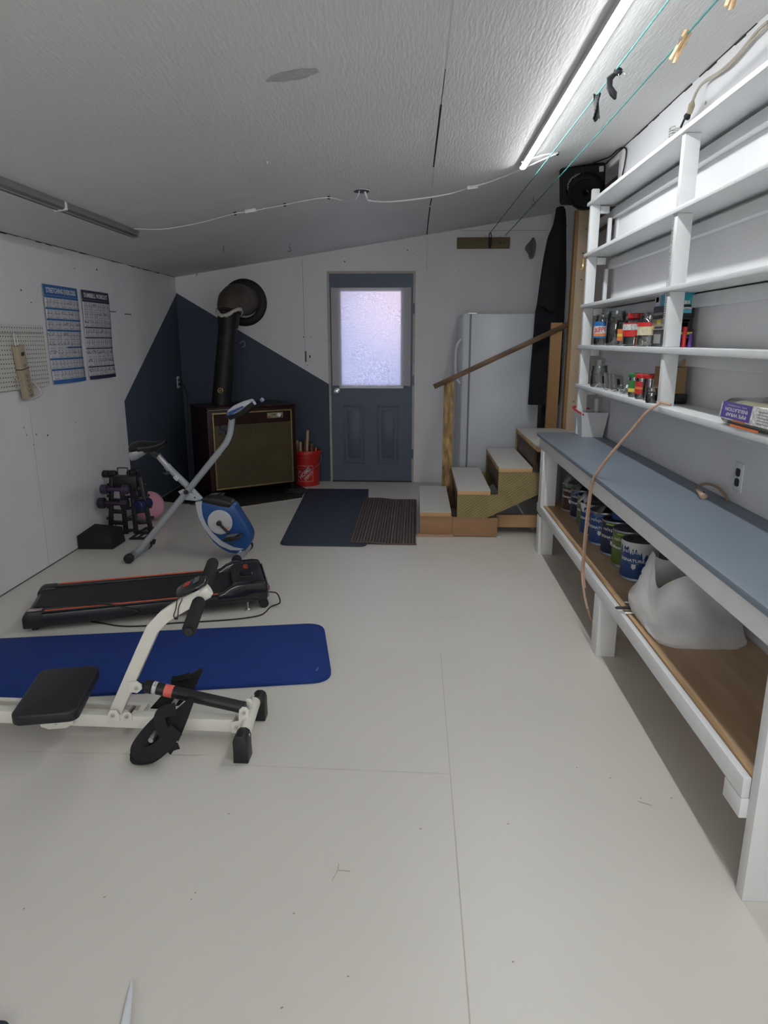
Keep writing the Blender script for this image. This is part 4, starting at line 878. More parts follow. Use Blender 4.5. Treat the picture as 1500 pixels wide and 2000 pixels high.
for i in range(6):
    z = .030-i*.034 if i else .034
    if i: z = .002-i*.030
    b = MB()
    for dy in (-.010, .010): b.box(.0381, .0392, dy-.0018, dy+.0018, z-.006, z+.006)
    b.box(.0381, .0392, -.003, .003, z-.014, z-.009)
    t.part('socket', b.xf(PM), BLACK, bb)
t.part('hanging_loop', MB().tube([PM @ Vector((.015, -.012, .149)), (psx+.012, 4.075, 1.465), (psx+.008, 4.085, 1.49), (psx+.012, 4.10, 1.465), PM @ Vector((.015, .012, .149))], .004, 8, 6), IVORY)
t.part('cable', MB().tube([PM @ Vector((.016, .020, -.160)), (psx+.02, 4.20, 1.105), (psx+.02, 4.27, 1.112), (psx+.018, 4.285, 1.14), (psx+.016, 4.24, 1.18), (psx+.012, 4.19, 1.22), (psx+.010, 4.17, 1.26)], .006, 8, 6), IVORY)
t = Thing('peg_hooks', 'small clear hooks and wires stuck on the pegboard left of the power strip', 'hooks', (XL+.02, 4.04, 1.17))
for i, z in enumerate((1.185, 1.205, 1.225)):
    t.part('hook', MB().tube([(XL+.0195, 4.02+i*.01, z), (XL+.045, 4.01, z+.004), (XL+.055, 3.99, z-.008)], .0022, 6, 4).tube([(XL+.0195, 4.055, z-.01), (XL+.04, 4.05, z-.014), (XL+.05, 4.06, z+.006)], .0018, 6, 4), STEEL)

def poster(y0, y1, z0, z1, title, m, bands, cols, label, dip):
    t = Thing('poster', label, 'poster', (XL, (y0+y1)/2, z0))
    W, Hh = y1-y0, z1-z0
    # curl at lower edge so that it is a slightly bowed sheet
    def P(u, v, d=0.0): # u along wall 0..1, v down 0..1
        bow = .006+.010*math.sin(PI*u)*(.3+.7*v)+.004*math.sin(v*7)
        return Vector((XL+.002+bow+d, y0+u*W, z1-v*Hh))
    t.part('sheet', MB().grid(14, 20, P), PAPER, smooth=60, solid=.0008)
    hb = MB(); g = 14
    def bar(u0, u1, v0, v1, d=.0012, n=12):
        hb.grid(n, 1, lambda a, c: P(u0+(u1-u0)*a, v0+(v1-v0)*c, d))
    bar(0, 1, 0, .105); bar(0, 1, .107, .130)
    for bd in bands: bar(*bd)
    bar(0, 1, .958, 1)
    t.part('printed_bands', hb, m, smooth=60)
    t.part('title', MB().text(title, lambda u, v: P(.5+u/W, .055-v/Hh, .0022), W*.86, Hh*.052, bold=.03), WPRINT)
    fg = MB(); random.seed(len(title))
    tops = sorted([bd[2] for bd in bands if bd[1]-bd[0] > .6 or bd[0] == 0]+[.958]); v0 = .135
    rows = []
    ys = [.135]+[bd[3] for bd in bands if bd[1]-bd[0] > .9]; ye = [bd[2] for bd in bands if bd[1]-bd[0] > .9]+[.958]
    for a, c in zip(ys, ye):
        k = max(1, round((c-a)/.085))
        for i in range(k): rows.append((a+(c-a)*i/k, a+(c-a)*(i+1)/k))
    def seg(ux, vx, uy, vy, w_=.0035):
        p, q = P(ux, vx, .0015), P(uy, vy, .0015); dd = (q-p); 
        if dd.length < 1e-5: return
        n = dd.normalized().cross(Vector((1, 0, 0)))*w_/2; fg.add([p-n, q-n, q+n, p+n], [(0,1,2,3)])
    for (a, c) in rows:
        h = c-a
        for j in range(cols):
            cu = (j+.5)/cols; s = .30/cols; lie = random.random() < .35
            for rep in range(2):
                uu = cu+(rep-.5)*.42/cols; vv = a+h*.18
                pts = [(random.uniform(-1, 1)*s*.5, k*h*.15+random.uniform(-.2, .2)*h*.1) for k in range(5)]
                for (p1, p2) in zip(pts[:-1], pts[1:]): seg(uu+p1[0]*(2 if lie else 1), vv+p1[1]*(.6 if lie else 1), uu+p2[0]*(2 if lie else 1), vv+p2[1]*(.6 if lie else 1), .003 if cols < 6 else .005)
                seg(uu-s*.15, vv-.006, uu+s*.15, vv-.004, .006)
                seg(uu-s*.6, vv+h*.3, uu+s*.6, vv+h*.22, .003)
            seg(cu-s*1.1, a+h*.88, cu+s*1.1, a+h*.88, .003)
            if j and cols < 6 and random.random() < .6: seg(j/cols, a+h*.1, j/cols, c-h*.05, .0012)
    t.part('exercise_figures', fg, mat('figure_ink', (.17, .17, .19), .6))
    return t
poster(4.508, 4.968, 1.164, 1.800, 'STRETCHING EXERCISES', PBLUE,
       [(0, 1, .225, .245), (0, 1, .335, .355), (0, 1, .445, .465), (.5, 1, .620, .638), (0, 1, .735, .755), (0, 1, .845, .865)], 5,
       'bright blue and white stretching exercises chart on the left wall', 0)
poster(5.030, 5.478, 1.166, 1.800, 'DUMBBELL WORKOUT', PNAVY,
       [(0, 1, .405, .420), (0, 1, .520, .535), (0, 1, .640, .655), (0, 1, .850, .865)], 6,
       'dark navy and white dumbbell workout chart on the left wall', 0)

# ================================================================ ROWING MACHINE
RY = 2.27
R = lambda px, py, y=RY: on_y(px, py, y)
t = Thing('rowing_machine', 'cream white rowing machine with a black padded seat at the left front of the room', 'rowing machine', (-1.1, RY, 0))
t.part('main_beam', MB().beam((-2.05, RY, .082), (-.66, RY, .060), .045, .050), CREAM, bevel=.003)
t.part('seat_rail', MB().beam((-2.03, RY+.085, .084), (-1.02, RY+.085, .070), .022, .022).beam((-2.03, RY+.02, .088), (-2.03, RY+.09, .088), .02, .02).beam((-1.03, RY+.02, .074), (-1.03, RY+.09, .074), .02, .02), CREAM)
t.part('rear_foot', MB().cyl((-2.05, RY-.10, .06), (-2.05, RY+.08, .06), .020).box(-2.08, -2.02, RY-.13, RY-.07, 0, .09).box(-2.08, -2.02, RY+.06, RY+.11, 0, .09), BLACK)
yN, yF = 2.115, 2.425; fx = -.600
t.part('front_stand', MB().cyl((fx+.004, yN+.03, .082), (fx-.012, yF-.02, .082), .0225), CREAM)
def cap(y0, y1):
    pr = [(-.027, 0), (.027, 0), (.026, .05), (.0265, .082), (.022, .098), (.010, .107), (-.010, .107), (-.022, .098), (-.0265, .082), (-.026, .05)]
    return MB().prism([(fx+u, v) for u, v in pr], XZ(), y0, y1)
t.part('foot_cap', cap(yN-.008, yN+.055), BLACK, bevel=.003); t.part('foot_cap', cap(yF-.040, yF+.015), BLACK, bevel=.003)
for dy in (-.036, .025): t.part('stand_bracket', MB().prism([(-.665, .040), (-.615, .040), (-.600, .10), (-.595, .135), (-.606, .147), (-.620, .147), (-.632, .135), (-.636, .090), (-.665, .085)], XZ(), RY+dy, RY+dy+.005), CREAM, bevel=.001)
for p in ((-.613, .128), (-.645, .066)): t.part('bolt', MB().cyl((p[0], RY-.044, p[1]), (p[0], RY+.034, p[1]), .0075, n=6).cyl((p[0], RY-.0475, p[1]), (p[0], RY-.044, p[1]), .004, n=8), CHROME)
# arm
ap = [R(228, 1388), R(286, 1256), R(322, 1202), R(397, 1158)]
pts = curve(ap, 1); path = [ap[0], ap[0].lerp(ap[1], .9), R(300, 1226), R(322, 1203), R(340, 1191), ap[3]]
b = MB(); N = len(path); vs = []
for i, p in enumerate(path):
    d = (path[min(i+1, N-1)]-path[max(i-1, 0)]).normalized(); a = Vector((0, 1, 0)); c = d.cross(a)
    for sx_, sz_ in ((-1, -1), (1, -1), (1, 1), (-1, 1)): vs.append(p+a*sx_*.0165+c*sz_*.0235)
fs = [(i*4+k, i*4+(k+1) % 4, (i+1)*4+(k+1) % 4, (i+1)*4+k) for i in range(N-1) for k in range(4)] + [(3, 2, 1, 0), (4*N-4, 4*N-3, 4*N-2, 4*N-1)]
arm = t.part('rowing_arm', MB().add(vs, fs), CREAM, bevel=.004)
piv = R(228, 1388)
for dy in (-.030, .024): t.part('pivot_bracket', MB().prism([(piv.x-.022, .075), (piv.x+.022, .075), (piv.x+.022, piv.z), (piv.x+.012, piv.z+.018), (piv.x-.012, piv.z+.018), (piv.x-.022, piv.z)], XZ(), RY+dy, RY+dy+.005), CREAM)
t.part('stop_bracket', MB().prism([(piv.x+.035, .075), (piv.x+.068, .075), (piv.x+.068, piv.z), (piv.x+.060, piv.z+.010), (piv.x+.042, piv.z+.010), (piv.x+.035, piv.z)], XZ(), RY-.028, RY-.023), CREAM)
for q in (Vector((piv.x, 0, piv.z)), Vector((piv.x+.052, 0, piv.z-.003))): t.part('bolt', MB().cyl((q.x, RY-.038, q.z), (q.x, RY+.035, q.z), .008, n=6).cyl((q.x, RY-.042, q.z), (q.x, RY-.038, q.z), .004, n=8), CHROME)
hN, hF = Vector((-.729, 2.045, .530)), Vector((-.790, 2.545, .598)); hd = (hF-hN)
t.part('handlebar', MB().cyl(hN+hd*.03, hF-hd*.03, .0125, n=16), CREAM)
t.part('arm_head', MB().rings([R(388, 1163), R(402, 1154), R(409, 1150)], [.028, .030, .022], 16, flat=.62, up=(0, 1, 0)), CREAM)
t.part('foam_grip', MB().rings([hN-hd*.005, hN, hN+hd*.02, hN+hd*.36, hN+hd*.385], [.012, .021, .0235, .0235, .020], 24), FOAM, smooth=50)
t.part('foam_grip', MB().rings([hN+hd*.60, hN+hd*.62, hN+hd*.98, hF, hF+hd*.005], [.020, .0235, .0235, .021, .012], 24), FOAM, smooth=50)
t.part('grip_plug', MB().cyl(hN-hd*.012, hN+hd*.01, .0145, n=20), BLACK_GLOSS)
# console
cA, cB_ = R(343, 1165, RY-.03), R(404, 1137, RY-.03); ca = math.atan2((cB_-cA).z, (cB_-cA).x); cc_ = (cA+cB_)/2+Vector((0, .02, .004))
CM = Matrix.Translation(cc_) @ Matrix.Rotation(-ca, 4, 'Y') @ Matrix.Rotation(.25, 4, 'X')
co = t.part('console', MB().rings([(-.060, 0, 0), (-.056, 0, 0), (-.03, 0, .001), (.02, 0, .001), (.052, 0, 0), (.058, 0, 0)], [.022, .032, .037, .037, .028, .014], 24, flat=.48, up=(0, 0, 1)).xf(CM), BLACK_GLOSS, smooth=60)
t.part('console_logo', MB().prism([(-.028, -.010), (-.004, -.014), (.002, .004), (-.016, .014)], lambda u, v, w: CM @ Vector((u, v, w)), .0170, .0190), mat('red_logo', (.55, .03, .03), .4), co)
t.part('console_screen', MB().prism([(.016, -.020), (.036, -.016), (.036, .014), (.016, .018)], lambda u, v, w: CM @ Vector((u, v, w)), .0170, .0190), mat('grey_screen', (.10, .11, .12), .2), co)
t.part('console_wire', MB().tube([R(346, 1172, RY-.02), R(343, 1190, RY-.022), R(339, 1203, RY-.024), R(343, 1207, RY-.024)], .0018, 6, 6).tube([R(356, 1170, RY-.02), R(349, 1186, RY-.022), R(347, 1204, RY-.024), R(344, 1208, RY-.024)], .0018, 6, 6), CORDB)
t.part('wire_clip', MB().obox(R(344, 1208, RY-.023), (.012, .008, .006)), BLACK)
# hydraulic cylinder
pA, pB = R(283, 1339, RY), R(485, 1384, RY); pd_ = pB-pA
t.part('cylinder_bracket', MB().prism([(-.020, -.020), (.012, -.024), (.030, -.008), (.030, .010), (.012, .024), (-.020, .018)], lambda u, v, w: Vector((R(272, 1336).x+u-.012, RY+w, R(272, 1336).z+v)), -.024, -.019), CREAM)
t.part('bolt', MB().cyl((R(272, 1336).x, RY-.032, R(272, 1336).z-.002), (R(272, 1336).x, RY+.01, R(272, 1336).z-.002), .0075, n=6), CHROME)
t.part('cylinder_joint', MB().ball(R(262, 1334), .020, 1, .8, 1).cyl(R(264, 1335), pA+pd_*.02, .010), BLACK)
t.part('adjuster_collar', MB().rings([pA, pA+pd_*.01, pA+pd_*.07, pA+pd_*.075], [.016, .023, .0255, .022], 22), BLACK)
t.part('scale_band', MB().cyl(pA+pd_*.080, pA+pd_*.120, .0240, n=24), mat('printed_scale', (.55, .55, .56), .5, var=.6, scale=90))
t.part('cylinder_tube', MB().cyl(pA+pd_*.120, pA+pd_*.965, .0225, n=24), BLACK)
t.part('warning_label', MB().cyl(pA+pd_*.195, pA+pd_*.275, .0232, n=24), mat('coral_label', (.85, .16, .13), .5))
t.part('piston_rod', MB().cyl(pA+pd_*.96, pB, .011, n=14), STEEL)
# seat
SMx = Matrix.Translation((-1.322, RY-.002, .165)) @ Matrix.Rotation(math.radians(12), 4, 'Z')
t.part('seat', MB().prism(rrect(-.112, .112, -.180, .180, .035), lambda u, v, w: SMx @ Vector((u, v, w)), -.022, .022), mat('black_vinyl', (.013, .013, .016), .45, var=.1, bump=.15, bscale=200), bevel=.010, seg=3)
t.part('seat_carriage', MB().prism([(-.07, 0), (.07, 0), (.055, -.075), (.03, -.088), (-.03, -.088), (-.055, -.075)], lambda u, v, w: SMx @ Vector((u, w, v-.0225)), -.058, -.050).prism([(-.07, 0), (.07, 0), (.055, -.075), (-.055, -.075)], lambda u, v, w: SMx @ Vector((u, w, v-.0225)), .050, .058), CREAM)
t.part('bolt', MB().cyl(SMx @ Vector((.0, -.066, -.085)), SMx @ Vector((.0, .06, -.085)), .007, n=6), CHROME)
# foot straps
def ribbon(pts, w_, th=.004, wd=(0, 1, 0)):
    P_ = curve(pts, 7); b = MB(); N = len(P_); vs = []
    W_ = Vector(wd).normalized()
    for i, p in enumerate(P_):
        d = (P_[min(i+1, N-1)]-P_[max(i-1, 0)]).normalized(); n = d.cross(W_).normalized()
        for a, c in ((-1, -1), (1, -1), (1, 1), (-1, 1)): vs.append(p+W_*a*w_/2+n*c*th/2)
    fs = [(i*4+k, i*4+(k+1) % 4, (i+1)*4+(k+1) % 4, (i+1)*4+k) for i in range(N-1) for k in range(4)] + [(3, 2, 1, 0), (4*N-4, 4*N-3, 4*N-2, 4*N-1)]
    return b.add(vs, fs)
t.part('pedal_bar', MB().cyl((-.905, RY-.19, .100), (-.905, RY+.19, .112), .009), STEEL)
def band(pts, w_, th=.004, N_=(0, -.85, .5)):
    P_ = curve(pts, 7); b = MB(); N = len(P_); vs = []; Nn = Vector(N_).normalized()
    for i, p in enumerate(P_):
        d = (P_[min(i+1, N-1)]-P_[max(i-1, 0)]).normalized(); W_ = d.cross(Nn).normalized()
        for a, c in ((-1, -1), (1, -1), (1, 1), (-1, 1)): vs.append(p+W_*a*w_/2+Nn*c*th/2)
    fs = [(i*4+k, i*4+(k+1) % 4, (i+1)*4+(k+1) % 4, (i+1)*4+k) for i in range(N-1) for k in range(4)] + [(3, 2, 1, 0), (4*N-4, 4*N-3, 4*N-2, 4*N-1)]
    return b.add(vs, fs)
def outline(pts, y, th, sl=.0):   # px outline on a plane leaning away with height
    P_ = [R(px, py, y+sl*(1400-py)/1000) for px, py in pts]; n = len(P_); D = Vector((0, th, 0))
    return MB().add([p for p in P_]+[p+D for p in P_], [tuple(range(n-1, -1, -1)), tuple(range(n, 2*n))]+[(i, (i+1) % n, n+(i+1) % n, n+i) for i in range(n)])
po = t.part('foot_plate', outline([(372, 1362), (378, 1372), (366, 1405), (352, 1440), (340, 1465), (333, 1475), (319, 1462), (336, 1448), (322, 1420), (322, 1400), (340, 1390)], 2.125, .010, .4), FABRIC, bevel=.002, smooth=20)
t.part('cross_strap', band([R(343, 1384, 2.10), R(318, 1392, 2.095), R(312, 1408, 2.092), R(320, 1430, 2.09), R(334, 1452, 2.085), R(340, 1466, 2.085)], .042), FABRIC, po)
t.part('strap_loop', band([R(316, 1405, 2.14), R(292, 1430, 2.13), R(273, 1455, 2.10), R(270, 1468, 2.085), R(284, 1474, 2.075), R(305, 1466, 2.07), R(328, 1446, 2.075), R(345, 1425, 2.09)], .052, .005), FABRIC, po)
t.part('strap_rim', ribbon([R(262, 1455, 2.11), R(256, 1474, 2.10), R(266, 1487, 2.08), R(300, 1484, 2.07), R(330, 1462, 2.075)], .022, .005, (.25, .55, .9)), FABRIC, po)
t.part('strap_inner', outline([(318, 1400), (292, 1426), (268, 1453), (261, 1472), (272, 1481), (300, 1476), (330, 1456), (344, 1432), (335, 1408)], 2.138, .003, .3), FABRIC, po, smooth=20)
po = t.part('foot_plate', outline([(392, 1305), (395, 1312), (380, 1345), (368, 1362), (345, 1350), (334, 1340), (333, 1328), (365, 1322)], 2.39, .010, .4), FABRIC, bevel=.002, smooth=20)
t.part('strap_end', outline([(293, 1384), (316, 1358), (345, 1345), (368, 1360), (350, 1378), (318, 1385)], 2.375, .006, .2), FABRIC, po)
t.part('strap_loop', band([R(336, 1326, 2.42), R(352, 1324, 2.41), R(372, 1318, 2.40)], .02), FABRIC, po)
t.part('strap_buckle', MB().obox(R(344, 1447, 2.076), (.010, .004, .010)), CHROME)

# ================================================================ TREADMILL
TA = math.radians(17.8)
t = Thing('treadmill', 'flat black walking treadmill with orange edge stripes on the floor', 'treadmill', (-1.974, 3.162, 0), TA)
TL, TW = 1.235, .445
def tp(*a, **k): return t.part(*a, world=False, **k)
tp('deck_frame', MB().prism([(0, .022), (.03, .020), (TL-.20, .040), (TL-.02, .058), (TL-.02, .100), (.03, .092), (0, .078)], lambda u, v, w: (u, w, v), 0, TW), DARKBODY, bevel=.006)
tp('belt', MB().prism([(.03, .0925), (TL-.22, .0995), (TL-.22, .1030), (.03, .0965)], lambda u, v, w: (u, w, v), .060, TW-.060), BELT)
for y0, y1 in ((.004, .055), (TW-.055, TW-.004)):
    tp('side_rail', MB().prism([(.05, .093), (TL-.25, .099), (TL-.25, .109), (.05, .104)], lambda u, v, w: (u, w, v), y0, y1), DARKBODY, bevel=.003)
tp('orange_stripe', MB().prism([(.10, .1035), (TL-.27, .1082), (TL-.27, .1100), (.10, .1056)], lambda u, v, w: (u, w, v), .008, .020), ORANGE)
tp('orange_stripe', MB().prism([(.10, .1035), (TL-.27, .1082), (TL-.27, .1105), (.10, .1061)], lambda u, v, w: (u, w, v), TW-.020, TW-.006), ORANGE)
for y0 in (.0, TW-.075):
    tp('rear_cap', MB().prism([(-.010, .018), (.09, .018), (.09, .107), (.02, .106), (-.002, .092), (-.010, .07)], lambda u, v, w: (u, w, v), y0-.003, y0+.078), BLACK, bevel=.008)
tp('warning_label', MB().prism([(.015, .107), (.085, .1078), (.085, .1092), (.015, .1085)], lambda u, v, w: (u, w, v), .012, .045), mat('grey_red_label', (.42, .33, .32), .5, var=.5, scale=60))
hd_ = tp('motor_cover', MB().grid(1, 1, lambda u, v: Vector((0, 0, 0))) and MB().prism([(TL-.275, .055), (TL-.02, .052), (TL-.005, .060), (TL+.002, .12), (TL-.012, .150), (TL-.05, .158), (TL-.17, .155), (TL-.205, .140), (TL-.24, .115), (TL-.275, .104)], lambda u, v, w: (u, w, v), -.004, .055), BLACK_GLOSS, bevel=.010)
tp('motor_cover', MB().prism([(TL-.275, .055), (TL-.02, .052), (TL-.005, .060), (TL+.002, .12), (TL-.012, .150), (TL-.05, .158), (TL-.17, .155), (TL-.205, .140), (TL-.24, .115), (TL-.275, .104)], lambda u, v, w: (u, w, v), TW-.055, TW+.004), BLACK_GLOSS, bevel=.010)
mc = tp('top_cover', MB().prism([(TL-.19, .05), (TL-.015, .04), (TL-.003, .12), (TL-.016, .149), (TL-.05, .1565), (TL-.16, .1535), (TL-.185, .135)], lambda u, v, w: (u, w, v), .0545, TW-.0545), BLACK, bevel=.006)
F3 = lambda u, v, w: (u, v, w)
ring_o = rrect(TL-.150, TL-.055, .125, .215, .020)
tp('control_ring', MB().prism(rrect(TL-.150, TL-.055, .125, .215, .020), F3, .1560, .1580), mat('grey_bezel', (.10, .10, .10), .3), mc)
tp('control_panel', MB().prism(rrect(TL-.147, TL-.058, .128, .212, .018), F3, .1582, .1592), BLACK_GLOSS, mc)
tp('control_button', MB().prism(rrect(TL-.120, TL-.082, .150, .190, .010), F3, .1594, .1606), BLACK, mc)
tp('control_button', MB().prism(rrect(TL-.078, TL-.068, .140, .195, .003), F3, .1594, .1600), mat('dim_grey', (.09, .09, .09), .4), mc)
tp('brand_mark', MB().text('URTROL', lambda u, v: Vector((TL-.100-v, .305+u, .1580)), .085, .026, bold=.02), mat('orange_red_print', (.75, .10, .04), .5), mc)
tp('rear_plate', MB().box(TL-.001, TL+.006, .03, TW-.03, .060, .135), mat('pale_seam', (.20, .20, .21), .4), bevel=.002)
tp('power_switch', MB().box(TL+.0062, TL+.015, .08, .105, .080, .105), mat('switch_red', (.25, .01, .01), .4))
tp('leveling_foot', MB().cyl((TL-.115, .006, .012), (TL-.115, .006, .062), .005, n=10).lathe([(.016, 0), (.016, .008), (.010, .014)], (TL-.115, .006, 0), 18), STEEL, label='steel levelling bolt')
tp('leveling_foot', MB().cyl((TL-.115, TW-.03, .012), (TL-.115, TW-.03, .05), .005, n=10).lathe([(.016, 0), (.016, .008), (.010, .014)], (TL-.115, TW-.03, 0), 18), STEEL)
tp('wheel', MB().cyl((TL-.025, .02, .026), (TL-.025, .05, .026), .026, n=24), BLACK); tp('wheel', MB().cyl((TL-.025, TW-.05, .026), (TL-.025, TW-.02, .026), .026, n=24), BLACK)
tp('rear_foot', MB().cyl((.04, .04, 0), (.04, .04, .022), .018), BLACK); tp('rear_foot', MB().cyl((.04, TW-.04, 0), (.04, TW-.04, .022), .018), BLACK)
Z = lambda px, py, z=.004: on_z(px, py, z)
tw = lambda x, y, z: Matrix.Translation((-1.974, 3.162, 0)) @ Matrix.Rotation(TA, 4, 'Z') @ Vector((x, y, z))
t.part('supply_cable', MB().tube([tw(TL+.006, .05, .08), tw(TL+.05, .04, .07), tw(TL+.06, .0, .03), Z(529, 1185), Z(512, 1200), Z(480, 1207), Z(440, 1211), Z(395, 1214), Z(340, 1217), Z(290, 1222), Z(240, 1223), Z(205, 1218), Z(180, 1212), tw(.55, -.012, .05), tw(.42, .0, .109), tw(.28, .025, .112), tw(.10, .05, .1125), tw(.05, .07, .110), tw(.03, .10, .104)], .004, 8, 8), CORDB)

# ================================================================ EXERCISE BIKE
KY = 4.46
K = lambda px, py, y=KY: on_y(px, py, y)
G = lambda a, c: (130+a/3.488, 760+c/3.488)     # from the enlarged view
t = Thing('exercise_bike', 'silver and blue folding exercise bike standing behind the treadmill', 'exercise bike', (-1.5, KY, 0))
rx, fx2 = -1.900, -1.172
t.part('rear_bar', MB().cyl((rx, KY-.17, .034), (rx, KY+.17, .034), .026), GREYM)
t.part('front_bar', MB().cyl((fx2, KY-.17, .034), (fx2, KY+.17, .034), .026), GREYM)
for x, lb in ((rx, 0), (fx2, 0)):
    for s in (-1, 1):
        y = KY+s*.17
        t.part('end_cap', MB().rings([(x, y-s*.022, .033), (x, y-s*.018, .033), (x, y+s*.012, .033), (x, y+s*.016, .033)], [.028, .032, .032, .027], 22), BLACK, bevel=.002)
t.part('chrome_sleeve', MB().cyl((rx, KY-.145, .034), (rx, KY-.09, .034), .0268), STEEL)
mp_ = [Vector((rx+.012, KY, .045)), K(*G(820, 700)), K(*G(1030, 440)), K(*G(1085, 370)), K(*G(1112, 310)), K(*G(1122, 250)), K(*G(1128, 190))]
tube_m = MB().rings([mp_[0], mp_[0].lerp(mp_[1], .5), mp_[1], mp_[1].lerp(mp_[2], .5)]+curve(mp_[2:], 6), .0215, 20, flat=1.0, up=(0, 1, 0))
t.part('main_tube', tube_m, GREYM, smooth=60)
t.part('sensor_cable', MB().tube([p+Vector((.026, -.006, 0)) for p in (mp_[2], K(*G(1085, 375)), mp_[4], mp_[5], mp_[6])], .0025, 6, 6), CORDB)
# seat tube crossing
s_up, s_lo = K(*G(690, 530), KY+.045), K(*G(1000, 900), KY+.04)
t.part('rear_frame_tube', MB().rings([s_up, K(*G(830, 665), KY+.045), K(*G(905, 745), KY+.045), K(*G(985, 850), KY+.03), K(*G(1100, 1010), KY+.02), Vector((fx2, KY, .045))], .0225, 18, up=(0, 1, 0)), GREYM)
t.part('tube_collar', MB().cyl(K(*G(682, 520), KY+.045), K(*G(705, 548), KY+.045), .0245), GREYM)
t.part('seat_post', MB().beam(K(*G(612, 440), KY+.045), K(*G(700, 542), KY+.045), .032, .032), STEEL, bevel=.004)
lp = K(*G(750, 604), KY+.020)
t.part('rating_label', MB().obox(lp+Vector((0, -.003, 0)), (.034, .002, .034), (0, .86, 0)), mat('label_white', (.6, .6, .6), .5, var=.5, scale=120))
t.part('adjust_knob', MB().cyl(K(*G(672, 578), KY+.02), K(*G(700, 572), KY+.03), .013).cyl(K(*G(655, 572), KY+.01), K(*G(672, 578), KY+.02), .008), BLACK)
pv = K(*G(822, 697))
t.part('pivot_bolt', MB().cyl((pv.x, KY-.030, pv.z), (pv.x, KY+.07, pv.z), .016, n=20), BLACK)
gz = [G(755, 700), G(790, 683), G(905, 745), G(880, 765), G(800, 757)]
t.part('fold_bracket', MB().prism([K(*g).xz for g in gz], XZ(), KY+.012, KY+.018), LBLUE, bevel=.001)
t.part('bolt', MB().cyl(K(*G(873, 738), KY+.008), K(*G(873, 738), KY+.02), .006, n=8), BLACK)
# saddle
sc_ = K(*G(570, 410), KY+.04)
def saddle(u, v):   # u along length 0 rear..1 nose, v around
    x = -.132+.245*u; w_ = .110*(1-.72*max(0, (u-.35)/.65)**.8) if u > .35 else .105*(.80+.20*math.sin(u/.35*PI/2)); w_ *= math.sqrt(max(0, 1-(max(0, .12-u)/.12)**2)) if u < .12 else 1
    w_ *= math.sqrt(max(.0, 1-((u-.93)/.07)**2)) if u > .93 else 1
    a = 2*PI*v; h = .048*(1-.25*u); return Vector((sc_.x+x, sc_.y+w_*math.cos(a), sc_.z+.016+.16*x+.020*u+(h*.9 if math.sin(a) > 0 else h*1.1)*math.sin(a)*(1-.2*math.cos(a)**4)*(w_/.105)**.4 + .010*math.cos((u-.1)*5)))
t.part('saddle', MB().grid(28, 28, lambda u, v: saddle(min(max(u, .004), .996), v)), mat('black_saddle_vinyl', (.013, .012, .013), .38), smooth=70)
def shell(u, v):
    a = PI+PI*v; x = -.136+.115*u; w_ = .109*math.sqrt(max(0, 1-((.55-u)/.56)**2)) if u < .55 else .104*(1-.25*(u-.55)/.45)
    return Vector((sc_.x+x, sc_.y+w_*math.cos(a), sc_.z+.010+.16*x+.066*math.sin(a)*(1-.55*max(0, u-.3)/.7)))
t.part('saddle_shell', MB().grid(14, 16, shell), LBLUE, smooth=70, solid=.003)
t.part('saddle_clamp', MB().beam(sc_+Vector((0, 0, -.005)), K(*G(625, 455), KY+.045), .04, .04), BLACK)
# flywheel housing
hp = [(897, 760), (960, 738), (1000, 742), (1135, 772), (1165, 800), (1200, 860), (1245, 930), (1268, 985), (1264, 1030), (1245, 1065), (1215, 1085), (1165, 1106), (1110, 1098), (1050, 1062), (1000, 1015), (960, 955), (925, 880), (905, 820)]
hp = [K(*G(*q)).xz for q in hp]
hp = [tuple(q) for q in curve([(a, 0, c) for a, c in hp]+[(hp[0][0], 0, hp[0][1])], 3)][:-1]; hp = [(q[0], q[2]) for q in hp]
hs = t.part('flywheel_housing', MB().prism(hp, XZ(), KY-.048, KY+.062), BLUEP, bevel=.008, smooth=50, label='blue housing')
tpoly = [K(*G(*q)).xz for q in ((928, 742), (960, 728), (1060, 738), (1130, 762), (1142, 778), (1120, 798), (1030, 782), (945, 762))]
t.part('housing_top', MB().prism(tpoly, XZ(), KY-.052, KY+.064), BLACK, hs, bevel=.006)
sw = [(893, 758), (938, 750), (935, 790), (942, 850), (965, 905), (1010, 965), (1070, 1020), (1150, 1062), (1222, 1074), (1190, 1084), (1130, 1082), (1060, 1052), (1000, 1000), (950, 930), (915, 860), (900, 800)]
t.part('housing_trim', MB().prism([K(*G(*q)).xz for q in sw], XZ(), KY-.052, KY-.0485), LBLUE, hs)
dc = K(*G(1060, 893)); dcc = Vector((dc.x, 0, dc.z))
t.part('crank_disc', MB().lathe([(.084, 0), (.084, -.008), (.078, -.012), (.074, -.011), (.072, -.013), (.02, -.015)], (dc.x, KY-.0485, dc.z), 44, 'Y'), mat('pale_grey_disc', (.56, .56, .58), .4), hs, smooth=30)
ce = K(*G(1118, 990), KY-.08)
t.part('crank', MB().cyl((dc.x, KY-.064, dc.z), (dc.x, KY-.095, dc.z), .016).beam((dc.x, KY-.084, dc.z), (ce.x, KY-.090, ce.z), .014, .022, (0, 1, 0)), BLACK, bevel=.003)
ra = K(*G(1095, 948), KY-.095); t.part('crank_reflector', MB().cyl((ra.x, KY-.094, ra.z), (ra.x, KY-.099, ra.z), .008, n=14), mat('red_dot', (.8, .2, .15), .4))
